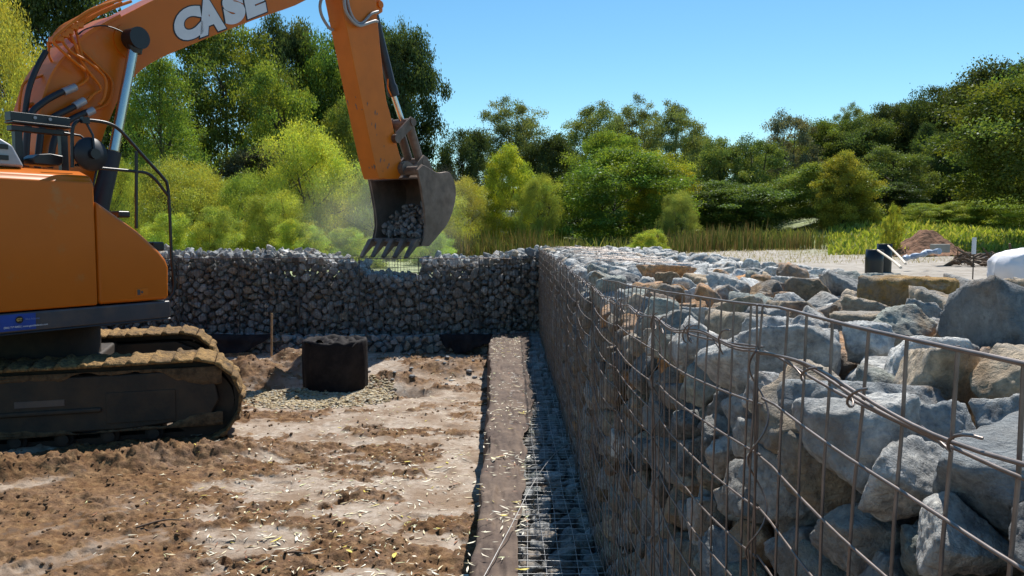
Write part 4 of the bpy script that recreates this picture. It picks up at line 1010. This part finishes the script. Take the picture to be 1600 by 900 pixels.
pl, pitch = loop_track(); shoes = [shoe_mesh(.68, pitch, s) for s in (1, 2, 3, 4, 5)]
def tagpart(o, l): o['label'] = l; return o
for (yc_, sh, lab) in ((-1.16, 0, "mud-caked near track"), (1.16, -.32, "mud-caked far track")):
    tr = empty("track", (sh, yc_, 0), 0, None, uo); tr['label'] = lab
    for i, (x, z, a) in enumerate(pl):
        o = link("track_shoe", shoes[i % 5], None, tr, (x, 0, z)); o.rotation_euler = (0, a, 0)
    m = MB()
    m.prism([(-2.0, .34), (-2.02, .60), (-1.8, .74), (-1.3, .76), (1.05, .76), (1.75, .77), (1.98, .66), (2.02, .46), (1.92, .28), (1.2, .22), (-1.5, .22)], -.27, .27)
    m.box((-.35, -.28, .43), (2.6, .04, .05)); m.build("track_frame", M['frame'], tr, .02)
    if sh == 0:                                    # clay squeezed out along the plate
        A, B = np.meshgrid(np.linspace(-2.05, 2.05, 160), np.linspace(0, 1, 26)); hgt = np.clip(.30 + .5 * fbm(A * 2.2, 0, 0, 4, 131), .02, 1)
        zz_ = .80 - B * .34 * hgt; dd_ = np.sin(np.clip(B, 0, 1) * math.pi) ** .5 * (.018 + .03 * np.maximum(0, fbm(A * 6, B * 5, 0, 4, 132))) * np.clip(hgt * 3, 0, 1)
        V = np.stack([A, -.268 - dd_, zz_], -1).reshape(-1, 3); idx = np.arange(160 * 26).reshape(26, 160); F = np.stack([idx[:-1, :-1], idx[:-1, 1:], idx[1:, 1:], idx[1:, :-1]], -1).reshape(-1, 4)
        mm = bpy.data.materials.get("packed_clay") or simple("packed_clay", (.11, .068, .034), .95, 0, .5, 18, 1.0, .02, 30)
        link("packed_clay", npmesh("packed_clay", V, F, True), mm, tr)
        V = np.stack([A, -.268 - dd_ * 1.2, .20 + B * .26 * np.clip(hgt + .2 * fbm(A * 3, 5, 0, 3, 133), .02, 1)], -1).reshape(-1, 3); link("packed_clay", npmesh("packed_clay", V, F[:, ::-1], True), mm, tr)
    for sx in (-1.83, 1.83):
        m = MB(); m.cyl((sx, -.16, .43), (sx, .16, .43), .33, 30); m.cyl((sx, -.22, .43), (sx, .22, .43), .14, 20); m.build("idler_wheel", M['frame'], tr, .02)
    outl, _ = loop_track(2.22, .405, .46, 60); inl, _ = loop_track(2.22 - .05, .33, .46, 60)
    for sy in (-.12, .12):
        m = MB(); A_ = [(a[0], a[1]) for a in outl]; B_ = [(a[0], a[1]) for a in inl]
        for i in range(60): j = (i + 1) % 60; m.prism([A_[i], A_[j], B_[j], B_[i]], sy - .03, sy + .03)
        m.build("link_chain", M['frame'], tr)
    for k in range(8):
        m = MB(); x = -1.4 + k * .4; m.cyl((x, -.2, .155), (x, .2, .155), .085, 18); m.cyl((x, -.26, .155), (x, .26, .155), .05, 14); m.build("roller", M['frame'], tr, .01)
    for x in (-.8, .7): m = MB(); m.cyl((x, -.2, .73), (x, .2, .73), .06, 16); m.build("carrier_roller", M['frame'], tr, .008)
    if sh == 0:
        m = MB(); m.box((-.83, -.274, .36), (.105, .004, .17)); d2 = m.build("warning_decal", M['yellow'], tr)
        m = MB(); m.add([(-.86, -.278, .395), (-.80, -.278, .395), (-.83, -.278, .435), (-.845, -.278, .402), (-.815, -.278, .402), (-.83, -.278, .424)], [(0, 1, 4, 3), (1, 2, 5, 4), (2, 0, 3, 5)]); m.box((-.83, -.278, .345), (.07, .002, .004)); m.box((-.83, -.278, .33), (.07, .002, .004)); m.build("warning_symbol", M['decalblack'], d2)
        m = MB(); m.box((-.62, -.276, .385), (.11, .008, .085)); m.build("access_hole", M['decalblack'], tr)
        m = MB(); m.box((1.30, -.275, .44), (.62, .012, .30)); m.build("cover_plate", M['frame'], tr, .004)
        m = MB(); m.box((.42, -.274, .52), (.42, .006, .06)); m.build("nameplate", M['grey'], tr)
m = MB(); m.cyl((.1, 0, .80), (.1, 0, 1.16), .62, 40); m.box((0, 0, .62), (1.5, 1.9, .36)); m.build("car_body", M['frame'], uo, .03)
m = MB()
for k in range(40): a = random.uniform(-.9, -.2); m.tube([(a, -.45 + jit(.1), .84), (a + jit(.08), -.45 + jit(.12), .88 + random.random() * .05)], .012, 4)
m.build("mud_lump", M['mudtrack'], uo)

# ------------------------------------------------------------------ trees
def crown_mesh(kind, seed, nc, nl, leaf, asp=2.2, lift=0):
    r = np.random.default_rng(seed); C = []
    zb = {'round': .16, 'willow': .03, 'cypress': .03, 'locust': .25, 'bush': 0., 'airy': .12}[kind] + lift
    while len(C) < nc:
        t = r.random(); a = r.uniform(0, 2 * math.pi); rho = math.sqrt(r.uniform(.3, 1))
        if kind == 'cypress': env = .5 * (1 - t) ** .62 * (.86 + .14 * math.sin(t * 34)) + .015
        elif kind == 'locust': env = .5 * math.sin(math.pi * min(1, .15 + t * .83)) ** .55 * (.55 + .45 * t if t < .8 else .9)
        elif kind in ('bush', 'willow'): env = .5 * math.sqrt(max(0, 1 - t ** 4.5)) * (.8 + .2 * min(1, t * 4))
        else: env = .5 * max(0, math.sin(math.pi * (t * .86 + .10))) ** .5
        x, y = math.cos(a), math.sin(a)
        env *= 1 + .75 * float(fbm(x * 2.2 + seed, y * 2.2, t * 4.5, 3, seed)); env *= 1.0 if r.random() > .12 else r.uniform(1.1, 1.35)
        z = zb + t * (1 - zb) * (1 + .16 * float(fbm(x * 1.5, y * 1.5, seed, 2, seed + 1)))
        C.append((x * env * rho, y * env * rho, z, t))
    C = np.array(C); q = np.percentile(np.hypot(C[:, 0], C[:, 1]), 93); C[:, :2] *= .44 / q; C[:, 2] = zb + (C[:, 2] - zb) * (.95 - zb) / (np.percentile(C[:, 2], 99) - zb)
    cr = r.uniform(.05, .11, nc) * (1.08 if kind in ('round', 'willow', 'bush') else 1.0)
    if kind == 'cypress': cr *= .8
    n = nc * nl; ci = np.repeat(np.arange(nc), nl)
    # leaves sit on the shell of each clump, so clumps read as lit tops and dark gaps
    d = r.normal(size=(n, 3)); d /= np.linalg.norm(d, axis=1)[:, None]; rad = r.random(n) ** .40 * np.where(r.random(n) < .10, r.uniform(1, 1.7, n), 1)
    flat = {'locust': .36, 'cypress': .5, 'willow': .8}.get(kind, .55)
    P = C[ci, :3] + d * (rad * cr[ci])[:, None] * np.array([1.15, 1.15, flat])
    P += .012 * r.normal(size=(n, 3))
    if kind == 'willow': P[:, 2] -= .05 * r.random(n) * rad
    if kind == 'cypress': P[:, 2] += .06 * np.hypot(P[:, 0], P[:, 1])
    A = r.normal(size=(n, 3)) * (np.array([1, 1, 1.0]) if kind != 'willow' else np.array([.7, .7, 1.3])); A /= np.linalg.norm(A, axis=1)[:, None]
    B = np.cross(A, r.normal(size=(n, 3)) + d * .6); B /= np.linalg.norm(B, axis=1)[:, None]
    L = leaf * r.uniform(.6, 1.4, n); W = L / asp
    V = np.stack([P - A * L[:, None], P - B * W[:, None] - A * (L * .1)[:, None], P + A * L[:, None], P + B * W[:, None] + A * (L * .1)[:, None]], 1).reshape(-1, 3)
    F = np.arange(n * 4).reshape(-1, 4)
    cv = r.uniform(.62, 1.32, nc)[ci] * r.uniform(.75, 1.25, n); yl = r.uniform(-.12, .16, nc)[ci] + r.uniform(-.1, .1, n)
    col = np.stack([cv * (1 + yl * 1.3), cv * (1 + yl * .25), cv * (1 - yl)], -1)
    return npmesh(kind + "_crown", V, F, False, {"lv": np.repeat(np.clip(col, 0, 3), 4, 0)}), C
def trunk_mesh(kind, seed, C):
    r = random.Random(seed); m = MB(); H = {'round': .72, 'willow': .6, 'cypress': .95, 'locust': .8, 'bush': .4, 'airy': .85}[kind]
    w0 = {'bush': .012, 'willow': .018}.get(kind, .02); k0 = 3 if kind in ('bush', 'willow', 'airy') else 1
    for q in range(k0):
        ox, oy = r.uniform(-.2, .2) * (k0 > 1), r.uniform(-.2, .2) * (k0 > 1)
        P_ = smoothpath([(0 + ox * .1, oy * .1, -.03), (.01 + ox * .3, oy * .3, H * .35), (ox * .7 - .01, oy * .7 + .01, H * .7), (ox, oy, H)], 5)
        m.tube(P_, [w0 * (1 - .85 * i / len(P_)) for i in range(len(P_))], 7)
        for j in range(8 if kind != 'cypress' else 14):
            c = C[r.randrange(len(C))]; h = max(.05, min(c[2] * .75, H * .95)); t = h / H; b = Vector((ox * t, oy * t, h)); e = Vector(c[:3]); mid = (b + e) / 2 + Vector((0, 0, -.01))
            m.tube([b, mid, e], [w0 * .4, w0 * .25, w0 * .08], 5)
    return m.mesh(kind + "_trunk")
PROTO = {}
for key, (kind, seed, nc, nl, leaf, asp) in {
    'round1': ('round', 11, 195, 351, 0.0090, 1.9), 'round2': ('round', 12, 161, 416, 0.0090, 1.8), 'round3': ('round', 13, 218, 312, 0.0086, 2.0),
    'willow1': ('willow', 21, 230, 420, .0078, 3.6), 'willow2': ('willow', 22, 200, 460, .0080, 3.6), 'bush1': ('bush', 31, 150, 400, .0095, 3.0), 'bush2': ('bush', 32, 190, 380, .0095, 2.4),
    'cypress': ('cypress', 41, 380, 90, .0085, 3.2), 'locust1': ('locust', 51, 200, 230, .0088, 2.4), 'locust2': ('locust', 52, 220, 210, .0088, 2.4), 'airy1': ('airy', 61, 170, 230, .0092, 2.0), 'airy2': ('airy', 62, 140, 240, .0095, 2.0),
    'close': ('airy', 71, 230, 380, .0085, 1.9)}.items():
    LIFT = .16 if key == 'close' else 0
    me, C = crown_mesh(kind, seed, nc, nl, leaf, asp, LIFT); me.materials.append(M['foliage']); tm = trunk_mesh(kind, seed, C); tm.materials.append(M['bark']); PROTO[key] = (me, tm, kind)
WIL = (.46, .50, .10); OAK = (.15, .21, .04); DRK = (.07, .105, .032); MID = (.22, .29, .055); BRI = (.38, .43, .06); CYP = (.19, .27, .05); LOC = (.17, .22, .085)
TL = []
def tree(key, x0, x1, ytop, Y, col, name, label, cat='tree', group=None, ybase=None, rz=None, dy=0):
    xc = (x0 + x1) / 2; wd = (x1 - x0) / FPX * Y * (1.3 if key[0] in 'wb' else 1.05 if key == 'close' else 1.32); t = (450 - ytop) / FPX
    zt = EYE + Y * (-math.sin(PITCH) + t * math.cos(PITCH)) / (math.cos(PITCH) + t * math.sin(PITCH)); X = (xc - 800) / FPX * Y
    zb = gz(X, Y) - .05
    e = empty(name, (X, Y, zb), random.uniform(0, 6.28) if rz is None else rz, (wd, wd, max(.3, (zt - zb) * (1.03 if key[0] in 'wb' else 1.07))))
    TL.append((xc, Y, label)); tag(e, label, cat, group); c = link("crown", PROTO[key][0], None, e); c.color = (*[v * (1.0 if col in (WIL, OAK, DRK, MID, BRI, CYP, LOC) else 1.3) * random.uniform(.92, 1.08) for v in col], 1); link("trunk", PROTO[key][1], None, e)
    return e
GB = 'trees behind the pond'; GW = 'yellow green willows by the pond'
T = tree
T('willow1', -110, 78, 8, 27, WIL, "willow_tree", "tall yellow-green willow at the left edge behind the boom", group=GW)
T('round2', 30, 190, -50, 46, DRK, "oak_tree", "dark leafy treetop above the boom's hydraulic pipes", group=GB)
T('cypress', 178, 338, 104, 38, CYP, "cypress_tree", "feathery cone-shaped cypress left of the tall oak", group=GB)
T('round1', 130, 250, 150, 50, OAK, "oak_tree", "oak half hidden behind the cypress", group=GB)
T('round3', 278, 440, 50, 48, OAK, "oak_tree", "tallest broad oak under the boom's lettering", group=GB)
T('airy1', 380, 500, 120, 43, MID, "maple_tree", "lighter green maple between the oak and the dark grove", group=GB)
T('round2', 405, 505, 48, 55, DRK, "oak_tree", "tall dark tree right of the broad oak", group=GB)
T('round1', 460, 570, 72, 53, OAK, "oak_tree", "dark oak just left of the excavator stick", group=GB)
T('round3', 530, 640, 60, 55, DRK, "oak_tree", "dark oak crossed by the excavator stick", group=GB)
T('round2', 585, 684, 70, 52, DRK, "oak_tree", "dark oak showing right of the excavator stick", group=GB)
T('airy2', 595, 650, 68, 56, OAK, "oak_tree", "thin-topped tree peeping above the dark oak right of the stick", group=GB)
T('bush2', 498, 585, 165, 41, MID, "maple_tree", "rounded bright maple beneath the stick's left edge", group=GB)
T('bush2', 340, 470, 235, 40, (.10, .11, .06), "sumac_shrub", "olive-brown shrubs in front of the tall oak's foot", 'shrub', group=GB)
T('willow2', 415, 570, 198, 30, WIL, "willow_tree", "large round yellow-green willow left of the bucket", group=GW)
wl = [('willow1', 190, 335, 252, 27, "yellow-green willow bush seen through the handrail"), ('willow2', 268, 372, 262, 29, "willow bush below the cypress tree"), ('willow1', 330, 440, 272, 28, "willow bush below the tall oak"),
      ('willow2', 375, 480, 300, 26, "willow bush left of the large round willow"), ('bush1', 300, 380, 325, 24, "low willow shrub above the heaped stones"), ('willow1', 150, 232, 250, 25, "willow bush behind the boom cylinder"),
      ('willow2', 545, 640, 262, 30, "willow bush directly behind the bucket's left side"), ('bush1', 432, 506, 345, 24, "small rounded willow shrub under the large willow"), ('bush1', 515, 592, 358, 23, "small willow shrub under the bucket's left edge"),
      ('willow1', 600, 720, 275, 33, "willow bush hidden mostly behind the bucket"), ('willow2', 690, 768, 280, 36, "rounded willow right of the bucket"), ('bush1', 640, 712, 362, 25, "small bright shrub below the bucket's right side"),
      ('bush1', 220, 300, 335, 23, "low willow shrub behind the handrail foot"), ('bush2', 985, 1040, 362, 26, "single bright shrub standing among the reeds"), ('willow1', 440, 540, 300, 31, "willow bush right behind the round willow's trunk"), ('willow2', 80, 180, 262, 26, "willow bush between boom foot and handrail")]
for k, x0, x1, yt, Y, lab in wl: T(k, x0, x1, yt, Y, (.30, .34, .07) if k[0] == 'w' else (.29, .35, .07), "willow_bush", lab, 'willow bush', GW)
T('round1', 684, 762, 214, 46, DRK, "oak_tree", "dark round tree just right of the bucket top", group=GB)
T('locust1', 748, 842, 168, 60, LOC, "locust_tree", "lacy locust standing alone against the sky right of the bucket", group=GB)
T('bush2', 752, 835, 236, 38, BRI, "maple_tree", "bright yellow-green maple below the lone locust", group=GB)
T('willow2', 800, 878, 275, 36, (.24, .28, .06), "willow_tree", "pale willow right of the bright maple", group=GW)
T('round2', 818, 900, 222, 50, DRK, "oak_tree", "dark tree between the lone locust and the grove", group=GB)
T('locust2', 880, 975, 172, 62, LOC, "locust_tree", "leftmost tall locust of the middle grove", group=GB)
T('locust1', 952, 1032, 170, 64, LOC, "locust_tree", "middle tall locust of the grove with open crown", group=GB)
T('locust2', 1010, 1098, 172, 60, LOC, "locust_tree", "rightmost tall locust of the middle grove", group=GB)
T('round3', 905, 1005, 215, 46, MID, "maple_tree", "yellowish maple top behind the dense dark tree", group=GB)
T('bush2', 888, 1068, 236, 38, (.13, .18, .035), "maple_tree", "dense dark-sided maple above the far end of the near wall", group=GB)
T('round1', 985, 1070, 245, 40, BRI, "maple_tree", "yellow-topped maple on the right of the dense one", group=GB)
T('willow2', 1030, 1085, 300, 34, (.24, .28, .07), "willow_bush", "pale willow bush at the dense maple's right foot", 'willow bush', GW)
T('airy1', 1080, 1170, 222, 46, (.12, .16, .045), "elm_tree", "airy elm with sky gaps right of the dense maple", group=GB)
T('airy2', 1130, 1225, 228, 47, (.12, .16, .045), "elm_tree", "second airy elm left of the thin grey tree", group=GB)
T('round2', 1075, 1220, 290, 42, (.09, .13, .035), "maple_tree", "low dark maple behind the reeds", group=GB)
T('airy2', 1192, 1268, 190, 56, (.15, .17, .11), "locust_tree", "thin grey-green tree with see-through crown", group=GB)
T('round3', 1215, 1350, 262, 40, (.14, .18, .04), "maple_tree", "broad green maple at the gravel's edge", group=GB)
T('bush2', 1275, 1352, 243, 38, (.25, .27, .045), "maple_tree", "golden-topped maple at the forest edge", group=GB)
T('round1', 1245, 1330, 195, 58, OAK, "oak_tree", "oak above the broad green maple", group=GB)
T('locust1', 1298, 1350, 173, 66, LOC, "locust_tree", "small locust top rising above the hillside oaks", group=GB)
T('round2', 1305, 1400, 195, 56, (.075, .11, .03), "oak_tree", "hillside oak behind the golden-topped maple", group=GB)
T('round3', 1345, 1430, 170, 58, DRK, "oak_tree", "dark hillside oak with rounded top", group=GB)
T('round1', 1400, 1500, 148, 56, DRK, "oak_tree", "tall dark hillside oak left of the big right-hand tree", group=GB)
T('cypress', 1408, 1475, 200, 50, (.06, .09, .035), "pine_tree", "dark pine on the hillside", group=GB)
T('airy1', 1340, 1445, 235, 44, (.10, .14, .04), "elm_tree", "elm at the top of the grassy slope", group=GB)
T('round2', 1340, 1420, 290, 41, DRK, "oak_tree", "dark low tree at the shaded gap by the slope", group=GB)
T('round3', 1435, 1530, 215, 47, (.06, .09, .03), "oak_tree", "dark oak behind the vine hedge", group=GB)
T('round2', 1480, 1640, 112, 52, DRK, "oak_tree", "dark oak behind the big right-hand tree", group=GB)
T('close', 1490, 1790, 128, 27, (.11, .15, .028), "elm_tree", "big close elm reaching in from the right edge", group=GB)
T('round1', 1560, 1720, 105, 40, OAK, "oak_tree", "oak behind the close elm at the right edge", group=GB)
for i, (a, b, c, Y, k, cl, lab) in enumerate(((1190, 1290, 222, 66, 'round1', OAK, "oak far up the slope left of the small locust top"), (1255, 1350, 200, 70, 'round3', DRK, "dark oak on the ridge behind the golden maple"),
        (1330, 1430, 182, 72, 'round2', OAK, "oak on the ridge left of the tall dark oak"), (1390, 1470, 168, 68, 'round1', DRK, "dark oak highest on the ridge line"), (1450, 1560, 152, 66, 'round3', OAK, "oak on the ridge behind the close elm's left side"),
        (1150, 1230, 240, 64, 'round2', OAK, "oak on the low ridge behind the airy elms"), (1060, 1130, 222, 66, 'round1', DRK, "dark oak behind the gap right of the locust grove"), (840, 910, 232, 66, 'round3', OAK, "oak far behind left of the locust grove"))):
    T(k, a, b, c, Y, cl, "oak_tree", lab, group=GB)
hv = [(1415, 1480, 319, 36), (1465, 1540, 314, 35), (1520, 1620, 306, 34)]
for i, (a, b, c, Y) in enumerate(hv): T('bush2', a, b, c, Y, (.19, .25, .045), "vine_hedge", ["left end of the vine-covered hedge on the slope", "middle of the vine-covered hedge on the slope", "right end of the vine-covered hedge on the slope"][i], 'hedge', 'vine hedges on the slope')
T('airy2', 1385, 1405, 325, 26, BRI, "sapling", "taller thin sapling above the black pipes", 'sapling', 'saplings on the slope')
T('airy1', 1376, 1390, 345, 25.5, BRI, "sapling", "shorter thin sapling left of its neighbour on the slope", 'sapling', 'saplings on the slope')
done = set(); TL0 = list(TL)
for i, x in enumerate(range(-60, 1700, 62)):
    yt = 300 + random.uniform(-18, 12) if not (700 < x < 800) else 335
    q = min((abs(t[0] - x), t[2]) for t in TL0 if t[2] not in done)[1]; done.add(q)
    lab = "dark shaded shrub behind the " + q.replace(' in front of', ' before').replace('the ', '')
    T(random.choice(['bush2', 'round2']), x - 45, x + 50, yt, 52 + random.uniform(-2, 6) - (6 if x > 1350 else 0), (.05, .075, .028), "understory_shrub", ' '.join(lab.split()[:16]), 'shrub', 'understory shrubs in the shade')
# pale things glimpsed between the far trees: parked white trailer at the far bank
tr_ = empty("storage_trailer", (-1.1, 42, gz(-1.1, 42)), R(8)); tag(tr_, "sunlit white trailer glimpsed through trees right of the bucket", 'trailer')
m = MB(); m.box((0, 0, 1.25), (3.2, 1.8, 1.5)); m.build("body", M['tarp'], tr_, .06, 2)
for s in (-1, 1): m = MB(); m.cyl((s * .5, -.95, .35), (s * .5, -.75, .35), .34, 20); m.build("wheel", M['rubber'], tr_)

# ------------------------------------------------------------------ reeds and slope weeds
def blades(name, P, h, w_, cols, label, cat, seed, lean=.25):
    r = np.random.default_rng(seed); k = len(P); zz = ground_z(P[:, 0], P[:, 1]); a = r.uniform(0, 6.28, k); ln = r.uniform(0, lean, k) * h; ax = r.uniform(0, 6.28, k)
    rows = []
    for t, wd in ((0, 1), (.5, .8), (1, .08)):
        cx = P[:, 0] + np.cos(ax) * ln * t * t; cy = P[:, 1] + np.sin(ax) * ln * t * t
        for s in (-1, 1): rows.append(np.stack([cx + s * wd * w_ * np.cos(a), cy + s * wd * w_ * np.sin(a), zz - .02 + h * t * (1 - .1 * t)], -1))
    V = np.stack(rows, 1).reshape(-1, 3); q = np.array([[0, 1, 3, 2], [2, 3, 5, 4]]); F = (q[None] + (np.arange(k) * 6)[:, None, None]).reshape(-1, 4)
    cols = np.array(cols); c = cols[r.integers(0, len(cols), k)] * r.uniform(.75, 1.2, (k, 1))
    o = link(name, npmesh(name, V, F, False, {"lv": np.repeat(c, 6, 0)}), M['foliage']); o.color = (1, 1, 1, 1); return tag(o, label, cat, kind='stuff')
n = 26000; P = np.stack([rng.uniform(-19, 11.5, n), rng.uniform(28.6, 33.5, n)], -1)
cl = fbm(P[:, 0] * .5, P[:, 1] * .5, 0, 3, 23); P = P[(rng.random(n) < np.clip(.5 + 1.2 * cl, .05, 1))]
h = rng.uniform(.35, 1.05, len(P)) * (1 + .9 * fbm(P[:, 0] * .7, P[:, 1] * .3, 0, 3, 29))
blades("reeds", P, h, .012, [(.07, .10, .03), (.11, .13, .045), (.16, .115, .06), (.05, .075, .025), (.20, .16, .09)], "tall green and straw-coloured reeds along the pond bank", 'reeds', 8)
n = 42000; P = np.stack([rng.uniform(8, 34, n), rng.uniform(25.5, 46, n)], -1); P = P[P[:, 0] / P[:, 1] > .395 - .0 * P[:, 1]]
h = rng.uniform(.10, .34, len(P)) * (1 + .6 * fbm(P[:, 0] * .6, P[:, 1] * .6, 0, 3, 24))
blades("slope_weeds", P, h, .045, [(.30, .37, .06), (.38, .43, .08), (.20, .28, .05), (.40, .40, .12)], "leafy yellow-green weeds covering the grassy slope", 'weeds', 9, .8)
n = 9000; P = np.stack([rng.uniform(-22, 13, n), rng.uniform(31.5, 40, n)], -1)
blades("bank_grass", P, rng.uniform(.3, .8, n), .03, [(.16, .20, .05), (.24, .25, .09)], "rough grass on the far pond bank", 'grass', 10, .6)
n = 3000; P = np.stack([rng.uniform(6, 14, n), rng.uniform(22, 30, n)], -1)
blades("dry_grass", P, rng.uniform(.04, .16, n), .008, [(.38, .32, .17), (.3, .28, .12)], "sparse dry grass on the gravel beyond the wall", 'grass', 13, .9)

# ------------------------------------------------------------------ things beyond the near wall
def at(px_, Y, z=None): X = (px_ - 800) / FPX * Y; return X, Y, (gz(X, Y) if z is None else z)
def zat(py_, Y): t = (450 - py_) / FPX; return EYE + Y * (-math.sin(PITCH) + t * math.cos(PITCH)) / (math.cos(PITCH) + t * math.sin(PITCH))
for (pc, yt, w2, lab) in ((1366, 390, .19, "shorter black culvert pipe standing beyond the wall"), (1381, 381, .165, "taller black culvert pipe behind the shorter one")):
    Y = 18 if w2 > .18 else 18.5; x, y, z = at(pc, Y); zt = zat(yt, Y); m = MB()
    m.tube([(x, y, z - .05), (x, y, z + (zt - z) * .5), (x + .01, y, zt), (x + .01, y, zt + .001), (x + .01, y, zt - .25)], [w2, w2 * 1.02, w2, w2 * .86, w2 * .86], 28)
    tag(m.build("culvert_pipe", M['black']), lab, 'pipe', 'black pipes beyond the wall')
for pts, lab in (([(1371, 391, 17.7), (1392, 405, 14.5), (1408, 418, 11)], "pale strap running from the shorter black pipe"), ([(1387, 384, 18.1), (1402, 398, 15.5), (1415, 412, 12.5)], "pale strap running from the taller black pipe")):
    m = MB(); P_ = [((a - 800) / FPX * Y, Y, zat(b, Y)) for a, b, Y in pts]; m.tube(smoothpath(P_, 4), .022, 5); tag(m.build("strap", M['strap']), lab, 'strap')
n1, n2 = 90, 60; A, B = np.meshgrid(np.linspace(-1, 1, n1), np.linspace(-1, 1, n2)); x, y, z = at(1447, 26)
Hm = np.exp(-((A / .48) ** 2 + (B / .5) ** 2)) * .78 * (1 + .35 * fbm(A * 3.5, B * 3.5, 0, 4, 88)) + .05 * fbm(A * 14, B * 14, 0, 3, 89)
Hm = Hm - .08; V = np.stack([x + A * 1.7, y + B * 1.5, gz(x, y) + Hm], -1).reshape(-1, 3)
idx = np.arange(n1 * n2).reshape(n2, n1); F = np.stack([idx[:-1, :-1], idx[:-1, 1:], idx[1:, 1:], idx[1:, :-1]], -1).reshape(-1, 4)
tag(link("dirt_mound", npmesh("dirt_mound", V, F, True), M['redsoil']), "heap of reddish brown soil at the foot of the slope", 'dirt mound')
x, y, z = at(1468, 21); m = MB(); m.box((x, y, zat(388, 21)), (.38, .3, .22)); tag(m.build("concrete_block", M['concrete'], None, .015), "small tan block in front of the soil heap", 'block')
m = MB(); P_ = [((a - 800) / FPX * 19, 19 + jit(.2), zat(b, 19)) for a, b in ((1408, 403), (1425, 402), (1438, 397), (1452, 395), (1462, 392))]; m.tube(smoothpath(P_, 4), [.04 + .04 * abs(math.sin(i * .9)) for i in range(17)], 8)
tag(m.build("plastic_roll", M['bluesheet']), "crumpled blue-grey plastic roll before the soil heap", 'plastic sheet')
Y = 16; x, y, z = at(1521, Y); m = MB(); m.cyl((x, y, zat(397, Y)), (x, y, zat(371, Y)), .04, 18); wp = m.build("vent_pipe", M['pvc'], None); tag(wp, "white upright pipe sleeved over a dark stake", 'pipe')
m = MB(); m.cyl((x, y, z), (x, y, zat(396, Y)), .012, 8); m.build("stake", M['bark'], wp)
# tarp-wrapped bundle
x, y, z = at(1634, 11.5); n1, n2 = 60, 40; A, B = np.meshgrid(np.linspace(-math.pi, math.pi, n1), np.linspace(-math.pi / 2, math.pi / 2, n2))
def sp(c, e): return np.sign(c) * np.abs(c) ** e
X_ = sp(np.cos(B), .55) * sp(np.cos(A), .7) * .68; Y_ = sp(np.cos(B), .55) * sp(np.sin(A), .5) * .5; Z_ = sp(np.sin(B), .75) * .30
q = 1 + .09 * fbm(X_ * 4, Y_ * 6, Z_ * 3, 3, 91) + .035 * (1 - np.abs(fbm(A * 4, B * 1.5, 0, 3, 92)) * 2)
V = np.stack([x + X_ * q, y + Y_ * q, zat(391, 11.5) - .28 + Z_ * q], -1).reshape(-1, 3)
idx = np.arange(n1 * n2).reshape(n2, n1); F = np.stack([idx[:-1, :-1], idx[:-1, 1:], idx[1:, 1:], idx[1:, :-1]], -1).reshape(-1, 4)
bn_ = link("tarp_bundle", npmesh("tarp_bundle", V, F, True), M['tarp']); tag(bn_, "white tarp-wrapped bundle at the right edge beyond the wall", 'bundle')
m = MB(); m.box((x, y, (gz(x, y) + zat(391, 11.5) - .56) / 2), (1.1, .8, max(.05, zat(391, 11.5) - .56 - gz(x, y)))); m.build("pallet", M['wood'], bn_)
m = MB(); r_ = random.Random(5)
for k in range(70):
    a = r_.uniform(1488, 1620); Y = 21 + r_.uniform(-.6, .6); x, y, z = at(a, Y); b = Vector((x, y, z + r_.uniform(0, .30) * (1 if a > 1500 else .5))); d = Vector((r_.uniform(-1, 1), r_.uniform(-.5, .5), r_.uniform(-.25, .5))).normalized()
    L = r_.uniform(.2, .7); m.tube([b - d * L / 2, b + Vector((0, 0, .03)), b + d * L / 2], [.03, .035, .01], 5)
tag(m.build("brush_pile", M['stick']), "tangle of broken brown branches beyond the white pipe", 'brush', kind='stuff')
